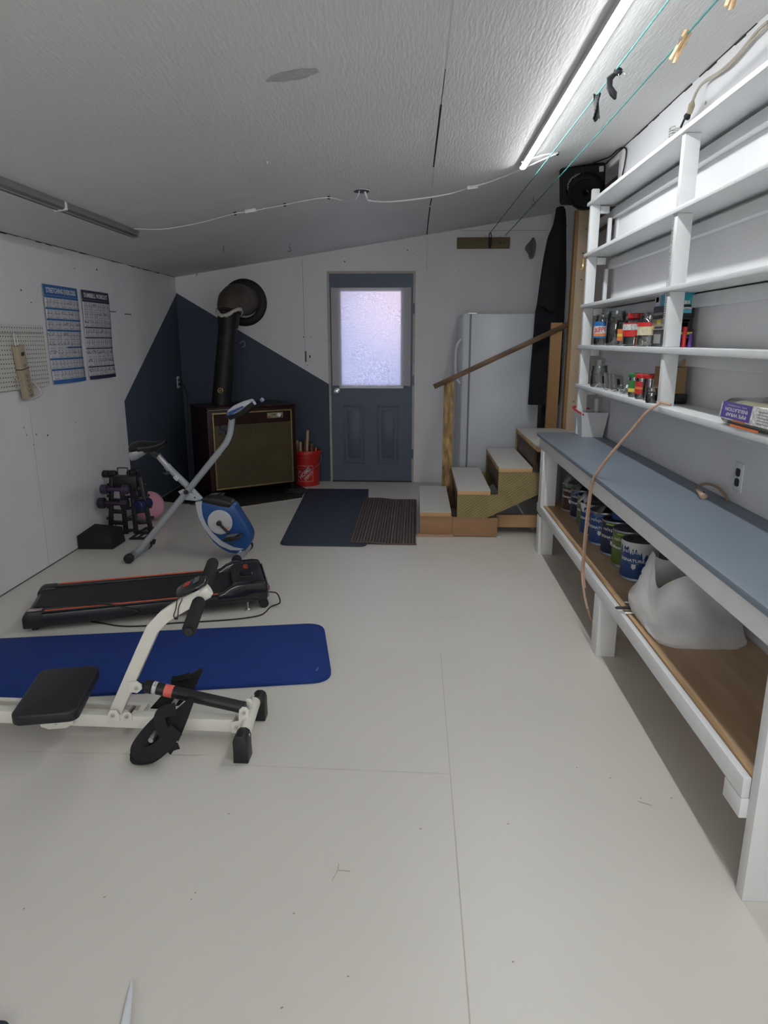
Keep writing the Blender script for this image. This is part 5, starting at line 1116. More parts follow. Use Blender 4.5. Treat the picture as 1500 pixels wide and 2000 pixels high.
def pedal2(c, tag_):
    M = Matrix.Translation(c) @ Matrix.Rotation(-.12, 4, 'Y')
    po = t.part('pedal', MB().prism([(-.060, -.004), (-.05, .008), (.05, .012), (.064, .004), (.05, -.010), (-.045, -.014)], lambda u, v, w: M @ Vector((u, w, v)), -.045, .045), BLACK, bevel=.003)
    b = MB()
    for i in range(5): b.prism([(-.038+i*.014, .0125), (-.033+i*.014, .0125), (-.026+i*.014, .0128), (-.031+i*.014, .0128)], lambda u, v, w: M @ Vector((u+w*.12, w, v+.001)), -.040, .040)
    t.part('pedal_ribs', b, mat('pedal_grey', (.20, .20, .20), .5), po)
    t.part('strap_ring', MB().ring(c+Vector((0, -.046, -.022)), .011, .003, 'Y', 16, 6), BLACK, po)
pedal2(K(*G(1132, 1010), KY-.135), 0)
pedal2(K(*G(1010, 728), KY+.145), 1)
t.part('crank', MB().beam((dc.x, KY+.075, dc.z), (dc.x-.05, KY+.085, dc.z+.135), .014, .022, (0, 1, 0)), BLACK)
t.part('front_bolt', MB().cyl(K(*G(1186, 1108), KY-.03), K(*G(1186, 1108), KY-.06), .007, n=10), CHROME)
# console and handlebar
kc = [(1105, 170), (1112, 140), (1150, 108), (1210, 80), (1255, 68), (1268, 80), (1262, 100), (1215, 125), (1165, 160), (1150, 166)]
t.part('console', MB().prism([K(*G(*q)).xz for q in kc], XZ(), KY-.055, KY+.055), LBLUE, bevel=.006, label='pale grey console')
t.part('console_trim', MB().prism([K(*G(*q)).xz for q in ((1108, 172), (1118, 150), (1215, 108), (1222, 116), (1150, 160), (1130, 178))], XZ(), KY-.058, KY-.0555), BLUEP)
t.part('console_neck', MB().rings([K(*G(1140, 195)), K(*G(1122, 180)), K(*G(1130, 160))], [.030, .036, .040], 16, up=(0, 1, 0)), mat('dark_blue_neck', (.012, .018, .05), .4), smooth=50)
for s in (-1, 1):
    pts = [K(*G(1112, 185)), K(*G(1150, 180))+Vector((0, s*.10, 0)), K(*G(1215, 155), KY+s*.05)+Vector((0, s*.10, 0)), K(*G(1262, 118), KY)+Vector((0, s*.13, 0)), K(*G(1300, 88), KY)+Vector((0, s*.115, 0))]
    t.part('handlebar', MB().tube(pts, .0145, 12, 6), FOAM, smooth=60)
    e = pts[-1]; d = (pts[-1]-pts[-2]).normalized()
    t.part('bar_end', MB().cyl(e, e+d*.016, .013, n=16), mat('lilac_cap', (.45, .42, .60), .3))
t.part('carry_grip', MB().rings([K(*G(1035, 300), KY+.02), K(*G(1060, 285), KY+.02), K(*G(1088, 300), KY)], [.012, .018, .014], 12), mat('dark_grip', (.03, .035, .045), .5))
t.part('resistance_knob', MB().cyl((rx+.05, KY+.14, .045), (rx+.062, KY+.14, .075), .012), BLACK)

# ================================================================ WEIGHTS CORNER
t = Thing('foam_block', 'black rectangular foam block on the floor against the left wall', 'block', (-2.26, 4.7, 0))
t.part('body', MB().add([(-2.392, 4.585, 0), (-2.140, 4.590, 0), (-2.135, 4.80, 0), (-2.392, 4.86, 0), (-2.392, 4.585, .100), (-2.150, 4.590, .100), (-2.145, 4.79, .118), (-2.385, 4.86, .118)],
      [(0,3,2,1), (4,5,6,7), (0,1,5,4), (1,2,6,5), (2,3,7,6), (3,0,4,7)]), FOAM, bevel=.006)
# slotted black plate lying behind the block
b = MB(); gx0, gx1, gy0, gy1 = -2.128, -2.015, 4.84, 5.17
sk = lambda u, v: (gx0+(gx1-gx0)*u+.0*v, gy0+(gy1-gy0)*v)
def bar2(u0, u1, v0, v1): b.prism([sk(u0, v0), sk(u1, v0), sk(u1, v1), sk(u0, v1)], XY(0), 0, .010)
for u0, u1 in ((0, .12), (.88, 1)): bar2(u0, u1, 0, 1)
bar2(.44, .56, .0, 1)
for v0, v1 in ((0, .12), (.44, .56), (.88, 1)): bar2(.12, .44, v0, v1); bar2(.56, .88, v0, v1)
solo('slotted_plate', b, BLACK, 'flat black slotted plastic plate lying on the floor beside the dumbbell stand', 'plate')
# dumbbell stand: two ladder plates with window cutouts, leaning together
DK = lambda px, py, y: on_y(px, py, y)
t = Thing('dumbbell_stand', 'black plastic stand holding small dumbbells in the corner by the left wall', 'dumbbell stand', (-2.2, 5.05, 0))
def ladder(cx, y, w0, w1, h, lean, yaw, nslots):
    # trapezoid ladder in its own plane: rails and rungs
    b = MB(); M = Matrix.Translation((cx, y, 0)) @ Matrix.Rotation(yaw, 4, 'Z') @ Matrix.Rotation(lean, 4, 'Y')
    def W(z): return w0+(w1-w0)*z/h
    f = lambda u, v, w: M @ Vector((u, w, v))
    for s in (-1, 1): b.prism([(s*W(0)/2, 0), (s*(W(0)/2-.034), 0), (s*(W(h)/2-.030), h), (s*W(h)/2, h)], f, -.012, .012)
    for i in range(nslots+1):
        z = h*i/nslots; hh = .030 if 0 < i < nslots else .05; z0, z1 = max(0, z-hh/2), min(h, z+hh/2)
        b.prism([(-(W(z0)/2-.023), z0), (W(z0)/2-.023, z0), (W(z1)/2-.023, z1), (-(W(z1)/2-.023), z1)], f, -.010, .010)
    for i in range(nslots): # rounded cradle noses
        z = h*(i+.35)/nslots; b.obox(M @ Vector((W(z)/2+.012, 0, z)), (.028, .022, .022)); b.obox(M @ Vector((-W(z)/2-.006, 0, z)), (.02, .022, .02))
    return b
t.part('side_plate', ladder(-2.275, 5.0, .155, .10, .44, .05, .0, 5), BLACK, bevel=.003)
t.part('side_plate', ladder(-2.085, 5.02, .150, .10, .44, -.06, .10, 5), BLACK, bevel=.003)
t.part('top_box', MB().box(-2.275, -2.095, 4.985, 5.05, .35, .455), BLACK, bevel=.01)
t.part('carry_handle', MB().tube([(-2.235, 5.0, .453), (-2.236, 5.0, .505), (-2.228, 5.0, .515), (-2.165, 5.0, .515), (-2.157, 5.0, .505), (-2.155, 5.0, .453)], .004, 8, 5), BLACK)
def dumbbell(c, half, r, ang, m, label):
    c = Vector(c); d = Vector((math.cos(ang), math.sin(ang), 0))
    r *= 1.12; t = Thing('dumbbell', label, 'dumbbell', c, group='small dumbbells on the black stand')
    t.part('bar', MB().cyl(c-d*half*.5, c+d*half*.5, r*.42, n=16), m)
    for s in (-1, 1):
        e = c+d*s*half
        t.part('head', MB().rings([e-d*s*.052, e-d*s*.048, e-d*s*.006, e], [r*.75, r, r, r*.82], 8), m, smooth=20)
YD = 4.93
P1 = lambda a, c: (180+a/10, 890+c/10)
def db(a0, c0, a1, c1, r, m, label, y=YD):
    p, q = on_y(*P1(a0, c0), y), on_y(*P1(a1, c1), y); c = (p+q)/2; dumbbell((c.x, y, c.z), abs(q.x-p.x)/2, r, 0, m, label)
db(170, 650, 715, 670, .033, PURPLE, 'purple dumbbell on the front upper tier of the stand', 4.935)
db(120, 905, 705, 950, .038, DPURPLE, 'dark plum dumbbell on the front lower tier, below the purple one', 4.93)
db(215, 385, 470, 330, .026, BLACK, 'small black dumbbell at the top left of the stand', 5.10)
def de(a, c, y, r, ang, half, m, label): p = on_y(*P1(a, c), y); dumbbell((p.x, y, p.z), half, r, ang, m, label)
de(815, 320, 5.12, .025, 1.3, .06, BLACK, 'small black dumbbell at the top right of the stand')
de(865, 575, 5.12, .030, 1.3, .065, PURPLE, 'purple dumbbell seen end on at the right of the stand')
de(915, 725, 5.06, .034, 1.3, .065, DPURPLE, 'dark plum dumbbell seen end on at the right, above the navy one')
de(1000, 950, 5.02, .039, 1.3, .068, NAVYV, 'navy blue dumbbell seen end on at the lower right of the stand')
solo('exercise_ball', MB().ball((-2.185, 5.42, .121), .1205, n=40, m=24), PINK, 'small pink exercise ball on the floor behind the dumbbell stand', 'ball', smooth=80)
solo('floor_rag', MB().grid(8, 8, lambda u, v: Vector((-2.02+.16*u+.02*math.sin(v*4), 5.95+.14*v, .004+.03*math.sin(PI*u)*math.sin(PI*v)*(1+.4*math.sin(u*11))))), mat('grey_rag', (.10, .10, .095), .95, var=.3, scale=40), 'crumpled grey rag on the floor left of the hearth pad', 'rag', solid=.005, smooth=60)

# ================================================================ THINGS ON THE SHELVES
IT = 1.180
def sy(px, z=1.43, x=IT):     # y on the shelf for a picture column, at height z
    lo, hi = .8, 6.0
    for _ in range(50):
        m = (lo+hi)/2; d = Vector((x, m, z))-CP; u = 750+FPX*d.dot(CR)/d.dot(CF)
        if u < px: hi = m
        else: lo = m
    return lo
def jar(px, x, z, r, h, label, lid=None, lab=None, fill=None, fillh=.5, text=None, band2=None, neck=.82, group='jars on the shelves', labz=(.22, .72)):
    y = sy(px, z, x); c = Vector((x, y, z)); t = Thing('jar', label, 'jar', c, group=group)
    t.part('glass', MB().lathe([(r*.90, .002), (r, .010), (r, h*.72), (r*.95, h*.80), (r*neck, h*.86), (r*neck, h*.97), (r*neck*1.02, h)], c, 24, cap=False).cyl(c+Vector((0, 0, .0005)), c+Vector((0, 0, .003)), r*.9), GLASSJ)
    for k in range(2): t.part('thread_ring', MB().ring(c+Vector((0, 0, h*(.90+.05*k))), r*neck*1.01, .0012, 'Z', 24, 6), GLASSJ)
    if fill: t.part('contents', MB().lathe([(r*.86, .004), (r*.93, .012), (r*.93, h*fillh*.9), (r*.5, h*fillh)], c, 20), fill)
    if lab:
        a0, a1 = math.radians(150), math.radians(330)
        def W(z0, z1, m, nm, e=.0008):
            t.part(nm, MB().grid(16, 1, lambda u, v: c+Vector(((r+e)*math.cos(a0+(a1-a0)*u), (r+e)*math.sin(a0+(a1-a0)*u), h*(z0+(z1-z0)*v)))), m, smooth=60)
        W(labz[0], labz[1], lab, 'paper_label')
        if band2:
            for i, (z0, z1, m) in enumerate(band2): W(z0, z1, m, 'label_band', .0016)
        if text: t.part('label_text', MB().text(text[0], lambda u, v: c+Vector(((r+.0026)*math.cos(math.radians(text[4] if len(text) > 4 else 225)+u/r), (r+.0026)*math.sin(math.radians(text[4] if len(text) > 4 else 225)+u/r), h*text[2]+v+.10*u)), r*1.5, text[3], bold=.02), text[1])
    if lid: t.part('lid', MB().lathe([(r*neck+.003, h*.86), (r*neck+.004, h*.87), (r*neck+.004, h+.001), (r*neck-.002, h+.004)], c, 24), lid, bevel=.001)
SB = mat('label_blue', (.02, .16, .42), .45); SO = mat('label_orange', (.75, .22, .06), .45); SR = mat('label_red', (.60, .03, .03), .45); SW = mat('label_white', (.72, .72, .72), .5, var=.05)
SC = mat('label_cream', (.68, .60, .42), .5, var=.2, scale=60); SG = mat('label_lime', (.30, .62, .04), .5); SY = mat('label_yellow', (.75, .60, .08), .5)
NAILS = mat('dark_nails', (.06, .06, .06), .5, .6, var=.8, scale=120, bump=.8, bscale=200); SCREWS = mat('mixed_screws', (.32, .31, .29), .4, .7, var=.7, scale=130, bump=.8, bscale=220)
Z4, Z5 = 1.4182, 1.1622
jar(1174, 1.150, Z4, .050, .185, 'blue and white labelled peanut butter jar at the far end of the fourth shelf', lab=SW, fill=NAILS, fillh=.25, labz=(.24, .74), band2=[(.62, .76, SB), (.30, .38, SO), (.24, .29, SB)], text=('SKIPPY', SR, .50, .030, 238))
jar(1183, 1.225, Z4, .050, .205, 'clear jar with a blue label behind the first peanut butter jar', lab=SB, fill=NAILS, fillh=.4, labz=(.4, .66))
jar(1200, 1.165, Z4, .055, .200, 'tall clear jar full of dark wire and nails next to the blue labelled jar', fill=NAILS, fillh=.72, neck=.86)
jar(1216, 1.150, Z4, .032, .125, 'narrow jar with an orange label left of the red topped jar', lab=SO, fill=SCREWS, fillh=.4, band2=[(.40, .52, SY)])
jar(1225, 1.242, Z4, .032, .190, 'clear wide mouth jar at the back between the orange label and the red topped jar', fill=SCREWS, fillh=.3, neck=.9)
jar(1238, 1.165, Z4, .062, .165, 'wide jar with a red lid and white and red label on the fourth shelf', lid=REDLID, lab=SR, fill=NAILS, fillh=.3, labz=(.30, .72), band2=[(.50, .68, SW)], neck=.62)
jar(1246, 1.128, Z4, .020, .052, 'tiny glass jar of orange grit in front of the red topped jar', fill=SO, fillh=.8, neck=.95)
jar(1254, 1.130, Z4, .020, .052, 'tiny glass jar of cream grit beside the one with orange grit', fill=SC, fillh=.8, neck=.95)
jar(1264, 1.160, Z4, .052, .155, 'clear jar with a cream and red label next to the stack of small boxes', lab=SC, fill=SCREWS, fillh=.35, labz=(.35, .75), band2=[(.62, .75, SR)])
jar(1275, 1.215, Z4, .048, .170, 'clear jar with a pale violet sticker behind the cream labelled jar', lab=mat('violet_label', (.55, .45, .75), .5), fill=SCREWS, fillh=.3, labz=(.45, .62))
p = on_x(1232, 659, 1.105)
solo('green_clip', MB().ball((1.098, sy(1232, 1.45, 1.10), 1.448), .016, .5, 1, 1.2).ball((1.098, sy(1229, 1.45, 1.10), 1.430), .012, .5, 1, 1), SG, 'small lime green clip in front of the red topped jar', 'clip') if False else None
def sbox(name, px0, px1, x0, x1, z0, z1, m, label, cat='box', faces=(), group=None):
    ya, yb = sy(px1, (z0+z1)/2, x0), sy(px0, (z0+z1)/2, x0)
    t = Thing(name, label, cat, ((x0+x1)/2, (ya+yb)/2, z0), group=group)
    t.part('carton', MB().box(x0, x1, ya, yb, z0, z1), m, bevel=.0015)
    for nm, side, a0, a1, c0, c1, mm_ in faces:   # side 'f' faces the room, 'n' faces the viewer
        if side == 'f': b = MB().box(x0-.0009, x0-.0001, yb+(ya-yb)*a1, yb+(ya-yb)*a0, z0+(z1-z0)*c0, z0+(z1-z0)*c1)
        else: b = MB().box(x0+(x1-x0)*a0, x0+(x1-x0)*a1, ya-.0009, ya-.0001, z0+(z1-z0)*c0, z0+(z1-z0)*c1)
        t.part(nm, b, mm_)
    return t
KB = mat('black_carton', (.018, .018, .022), .45); TEALB = mat('teal_carton', (.03, .36, .45), .45); PURB = mat('purple_print', (.14, .06, .30), .45); GRYB = mat('grey_carton', (.30, .30, .27), .5)
LAV = mat('lavender_print', (.60, .48, .62), .5); CYANP = mat('cyan_print', (.10, .45, .60), .5); ORP = mat('orange_print', (.50, .14, .05), .5); DBLUE = mat('dark_blue_carton', (.03, .035, .07), .45)
g = 'small cartons stacked on the fourth shelf'
def stackbox(z0, z1, m, label, left, right, dx=0, ya=3.285):
    t = Thing('carton', label, 'box', (1.2, 3.4, z0), group=g); yb = 3.555; xa, xb = 1.160+dx, 1.255+dx
    t.part('carton', MB().box(xa, xb, ya, yb, z0, z1), m, bevel=.0015)
    for nm, a0, a1, c0, c1, mm_ in left: t.part(nm, MB().box(xa-.0009, xa-.0001, yb+(ya-yb)*a1, yb+(ya-yb)*a0, z0+(z1-z0)*c0, z0+(z1-z0)*c1), mm_)
    for nm, a0, a1, c0, c1, mm_ in right: t.part(nm, MB().box(xa+(xb-xa)*a0, xa+(xb-xa)*a1, ya-.0009, ya-.0001, z0+(z1-z0)*c0, z0+(z1-z0)*c1), mm_)
stackbox(Z4, Z4+.078, DBLUE, 'dark carton with purple print and yellow stripe, lowest of the stack at the post', [('printed_panel', .10, .45, .2, .75, GRYB), ('navy_panel', .5, .9, .1, .9, KB)], [('yellow_stripe', 0, .95, .72, .86, SY), ('black_stripe', 0, 1, .87, 1, KB), ('purple_print', .0, .95, .05, .60, PURB), ('grey_print', .45, .85, .15, .5, KB)], .006)
stackbox(Z4+.0785, Z4+.130, GRYB, 'grey carton with an orange label, second from the bottom of the stack', [('yellow_mark', .02, .12, .05, .4, SY), ('black_bar', .2, .6, .12, .3, KB), ('yellow_mark', .3, .5, .5, .9, SY)], [('black_panel', 0, 1, 0, 1, KB), ('orange_label', .12, .8, .2, .6, ORP), ('grey_print', .1, .85, .65, .85, GRYB)], -.003)
stackbox(Z4+.1305, Z4+.186, KB, 'black carton with a cyan and white label directly under the teal one', [('grey_print', .05, .5, .3, .5, GRYB)], [('cyan_label', .1, .85, .35, .65, CYANP), ('white_label', .15, .85, .66, .82, SW)], .002)
stackbox(Z4+.1865, Z4+.247, TEALB, 'teal carton on top of the stack behind the shelf post', [('pink_panel', .03, .30, .05, .95, LAV), ('red_mark', .08, .22, .35, .75, SR)], [('barcode', .40, .72, .05, .3, SW), ('dark_edge', .90, 1, 0, 1, KB)], .004)
yy = sy(1336, 1.45, 1.185)
t = Thing('marker', 'red marker standing in front of the purple carton right of the post', 'marker', (1.185, yy, Z4))
t.part('barrel', MB().cyl((1.185, yy, Z4), (1.185, yy, Z4+.065), .009, n=14), SR); t.part('cap', MB().cyl((1.185, yy, Z4+.0652), (1.185, yy, Z4+.088), .010, n=14), REDLID)
yy = sy(1346, 1.45, 1.20); solo('spray_tube', MB().cyl((1.205, yy, Z4), (1.205, yy, Z4+.060), .010, .006, n=14), PURB, 'small purple tube standing beside the red marker', 'tube')
# bottom shelf
jar(1168, 1.16, Z5, .052, .135, 'wide clear jar of mixed screws at the far end of the bottom shelf', fill=SCREWS, fillh=.62, neck=.92)
random.seed(12)
ys = sy(1190, 1.2, 1.17)
pg_ = 'metal outlet plates leaning on the bottom shelf'
for i, (px, lab) in enumerate(((1178, 'farthest metal cover plate leaning on the bottom shelf'), (1190, 'second metal cover plate from the far end leaning on the bottom shelf'), (1199, 'third metal cover plate from the far end leaning on the bottom shelf'), (1207, 'nearest metal cover plate leaning on the bottom shelf'))):
    y = sy(px, 1.21, 1.165); M = Matrix.Translation((1.165, y, Z5+.045)) @ Matrix.Rotation(-.35, 4, 'X') @ Matrix.Rotation(.5, 4, 'Z')
    b = MB(); b.prism(rrect(-.038, .038, -.044, .050, .010), lambda u, v, w: M @ Vector((u, w, v)), -.004, .004)
    t = Thing('cover_plate', lab, 'plate', (1.165, y, Z5), group=pg_); t.part('plate', b, STEEL, bevel=.001)
    t.part('slot', MB().prism(rrect(-.012, .012, -.022, .026, .005), lambda u, v, w: M @ Vector((u, w, v)), -.0048, -.0041), KB)
b = MB(); random.seed(21)
for i in range(9):
    y = sy(1213+i*2.2, 1.18, 1.16); c = Vector((1.125+.012*(i % 5), y, Z5+.016+.012*(i % 3))); b.obox(c, (.05, .012, .018), (random.uniform(-.4, .4), random.uniform(-.3, .3), random.uniform(0, 3)))
b_ = solo('blister_packs', b, WRAPC, 'loose clear plastic packs of small parts on the bottom shelf', 'packaging'); b_['kind'] = 'stuff'
solo('metal_clip', MB().tube([(1.11, sy(1165, 1.17, 1.12), Z5+.004), (1.115, sy(1172, 1.17, 1.12), Z5+.035), (1.12, sy(1180, 1.17, 1.12), Z5+.006), (1.12, sy(1186, 1.17, 1.12), Z5+.004)], .004, 8, 5), CHROME, 'shiny wire clip lying in front of the jar of screws', 'clip')
jar(1236, 1.135, Z5, .026, .118, 'small spice jar with a green lid on the bottom shelf', lid=mat('green_lid', (.02, .16, .04), .45), lab=mat('green_label', (.05, .22, .05), .5), fill=SCREWS, fillh=.3, band2=[(.22, .38, SY)], neck=.95)
jar(1251, 1.135, Z5, .030, .120, 'small spice jar with a red lid and red label on the bottom shelf', lid=REDLID, lab=SR, fill=SCREWS, fillh=.3, band2=[(.40, .50, SO)], neck=.95)
jar(1267, 1.15, Z5, .032, .122, 'clear jar with a red lid and no label on the bottom shelf', lid=REDLID, fill=SCREWS, fillh=.35, neck=.95)
jar(1279, 1.205, Z5, .030, .125, 'clear jar with a white lid beside the shelf post on the bottom shelf', lid=WHITE, fill=SCREWS, fillh=.35, neck=.95)
jar(1271, 1.112, Z5, .026, .070, 'low glass jar of dark screws at the front edge of the bottom shelf', fill=NAILS, fillh=.6, neck=.95)
y = 3.16
t = Thing('cardboard_box', 'open brown cardboard box on the bottom shelf just past the post', 'box', (1.21, 3.35, Z5))
t.part('carton', MB().box(1.150, 1.252, 3.285, 3.42, Z5+.045, Z5+.165), CARD, bevel=.001)
t.part('flap', MB().beam((1.246, 3.29, Z5+.166), (1.250, 3.285, Z5+.200), .05, .003, (0, 1, 0)), CARD)
t = Thing('tool_case', 'flat black tool case under the cardboard box on the bottom shelf', 'case', (1.2, 3.35, Z5))
t.part('case', MB().box(1.172, 1.256, 3.262, 3.44, Z5, Z5+.044), BLACK_GLOSS, bevel=.004); t.part('grip', MB().box(1.190, 1.240, 3.256, 3.2618, Z5+.012, Z5+.030), BLACK, bevel=.001)
solo('tape_roll', MB().lathe([(.017, 0), (.017, .030), (.010, .031)], (1.145, 3.235, Z5), 20), SY, 'small yellow roll in front of the black tool case', 'tape')
# pipe wrap package
PY0, PY1 = 2.02, 2.47
t = Thing('insulation_pack', 'clear wrapped pack of pipe insulation with an upside down purple label on the bottom shelf', 'package', (1.17, 2.30, Z5))
t.part('insulation', MB().prism([(1.090, Z5+.006), (1.235, Z5+.006), (1.24, Z5+.085), (1.10, Z5+.085)], lambda u, v, w: (u, w, v), PY0, PY1), mat('yellow_insulation', (.58, .55, .36), .8, var=.15, scale=40), bevel=.028, seg=3, smooth=60)
t.part('wrap', MB().prism([(1.078, Z5+.002), (1.245, Z5+.002), (1.248, Z5+.092), (1.092, Z5+.092)], lambda u, v, w: (u, w, v), PY0-.025, PY1+.055), WRAPC, bevel=.034, seg=4, smooth=60)
xl = lambda z: 1.0775+.012*(z-Z5)/.09-.0012
def LB(y0, y1, z0, z1, m, nm, e=0): t.part(nm, MB().add([(xl(z0)-e, y0, z0), (xl(z0)-e, y1, z0), (xl(z1)-e, y1, z1), (xl(z1)-e, y0, z1)], [(0,1,2,3)]), m)
LB(2.02, 2.500, Z5+.022, Z5+.080, SW, 'white_label'); LB(2.275, 2.490, Z5+.026, Z5+.080, mat('purple_label', (.10, .07, .30), .45), 'purple_label', .0006); LB(2.30, 2.39, Z5+.020, Z5+.025, ORP, 'orange_strip', .0006); LB(2.20, 2.40, Z5+.003, Z5+.010, mat('orange_strip', (.75, .18, .05), .5), 'orange_strip', .0004)
def UP(y, z, s_w): return lambda u, v: Vector((xl(z)-.0014, y+u, z-v))
t.part('lettering', MB().text('PIPE WRAP', UP(2.375, Z5+.0395, 0), .150, .013, bold=.03).text('INSULATION', UP(2.380, Z5+.0565, 0), .165, .013, bold=.03).text('PIPE COVERING', UP(2.380, Z5+.070, 0), .14, .005), WPRINT)
for i in range(5): LB(2.05, 2.23, Z5+.030+i*.009, Z5+.033+i*.009, GRYB, 'fine_print', .0006)
solo('silver_clip', MB().obox((1.17, 2.27, Z5+.099), (.022, .17, .010), (0, 0, .1)), STEEL, 'silver metal strip lying on top of the pipe insulation pack', 'strip', bevel=.003)

# ================================================================ ON THE WORKBENCH
TZ_ = .8202
t = Thing('plastic_bin', 'translucent white plastic bin with a red handle on the far end of the workbench', 'bin', (1.185, 4.72, TZ_))
def binr(z0, z1, e): 
    return [(1.115-e, 4.62-e), (1.262+min(e, .012), 4.60-e), (1.262+min(e, .012), 4.80+e), (1.105-e, 4.80+e)], z0, z1
b = MB(); lo_, hi_ = [(1.118, 4.635), (1.250, 4.615), (1.250, 4.785), (1.112, 4.790)], [(1.100, 4.612), (1.272, 4.590), (1.272, 4.812), (1.092, 4.818)]
def loft(a, za, c, zc): b.add([(x, y, za) for x, y in a]+[(x, y, zc) for x, y in c], [(i, (i+1) % 4, 4+(i+1) % 4, 4+i) for i in range(4)])
loft(lo_, TZ_, hi_, TZ_+.165); b.add([(x, y, TZ_+.0005) for x, y in lo_], [(0,1,2,3)])
inn = [(x+(.006 if x < 1.2 else -.006), y+(.006 if y < 4.7 else -.006)) for x, y in hi_]; inl = [(x+(.006 if x < 1.2 else -.006), y+(.006 if y < 4.7 else -.006)) for x, y in lo_]
b.add([(x, y, TZ_+.165) for x, y in hi_]+[(x, y, TZ_+.165) for x, y in inn], [(i, (i+1) % 4, 4+(i+1) % 4, 4+i) for i in range(4)]); loft(inl, TZ_+.004, inn, TZ_+.165); b.add([(x, y, TZ_+.0045) for x, y in inl], [(0,1,2,3)])
t.part('body', b, MILKY, smooth=20)
t.part('handle', ribbon([(1.115, 4.605, TZ_+.150), (1.080, 4.65, TZ_+.170), (1.066, 4.71, TZ_+.185), (1.078, 4.75, TZ_+.190), (1.14, 4.80, TZ_+.180), (1.20, 4.815, TZ_+.170)], .012, .004, (0, .2, 1)), REDLID, label='red carrying handle')
# extension cord end on the counter
w1 = [on_x(1432, 978, 1.268), on_z(1430, 968, .845), on_z(1420, 955, .872), on_z(1405, 946, .880), on_z(1390, 943, .870), on_z(1379, 948, .850), on_z(1378, 957, .838)]
w1[0] = Vector((1.262, 2.78, .823))
w1 = [Vector((1.255, 2.735, .826)), Vector((1.255, 2.775, .845)), Vector((1.25, 2.83, .860)), Vector((1.235, 2.89, .862)), Vector((1.215, 2.92, .850)), Vector((1.20, 2.90, .838))]
t = Thing('extension_cord', 'tan extension cord end with a triple plug lying at the back of the workbench', 'cord', (1.2, 2.85, TZ_))
t.part('wire', MB().tube(w1, .0055, 8, 6), mat('brown_cable', (.30, .20, .13), .5))
t.part('plug', MB().rings([(1.20, 2.90, .836), (1.195, 2.875, .835), (1.185, 2.82, .834), (1.180, 2.79, .832), (1.178, 2.78, .831)], [.008, .011, .013, .017, .015], 12, flat=.75), mat('tan_plug', (.42, .30, .21), .5), bevel=.001)
t.part('socket_holes', MB().cyl((1.180, 2.789, .848), (1.181, 2.790, .849), .004, n=8), BLACK)
# brown cord hanging from the shelf over the bench
t = Thing('extension_cord', 'long brown extension cord arching from the bottom shelf over the bench edge to the floor', 'cord', (.85, 3.2, 0))
pc_ = [Vector((1.125, 3.10, Z5+.010)), Vector((1.085, 3.14, Z5+.018)), on_x(1285, 790, 1.06), on_x(1262, 806, 1.02), on_x(1235, 838, .98), on_x(1205, 872, .93), on_x(1180, 903, .885), on_x(1160, 932, .853), on_x(1154, 950, .850), on_x(1149, 985, .848), on_x(1145, 1020, .848), on_x(1141, 1060, .847), on_x(1139, 1090, .850), on_x(1137, 1120, .852), on_x(1140, 1150, .852), on_x(1143, 1170, .853), on_x(1148, 1190, .858)]
pe_ = pc_[-1]
t.part('wire', MB().tube(pc_, .0062, 8, 6), CORDBR)
t.part('wire', MB().tube([p+Vector((.008, .004, .002)) for p in pc_[2:-2]], .0050, 8, 6), CORDBR)
t.part('wire', MB().tube([pe_, Vector((.90, pe_.y+.02, .08)), Vector((.955, 3.20, .02)), Vector((1.0, 3.26, .007)), on_z(1205, 1246, .006), on_z(1222, 1256, .006), on_z(1243, 1252, .006), Vector((1.16, 3.25, .006))], .0050, 8, 6), CORDBR)

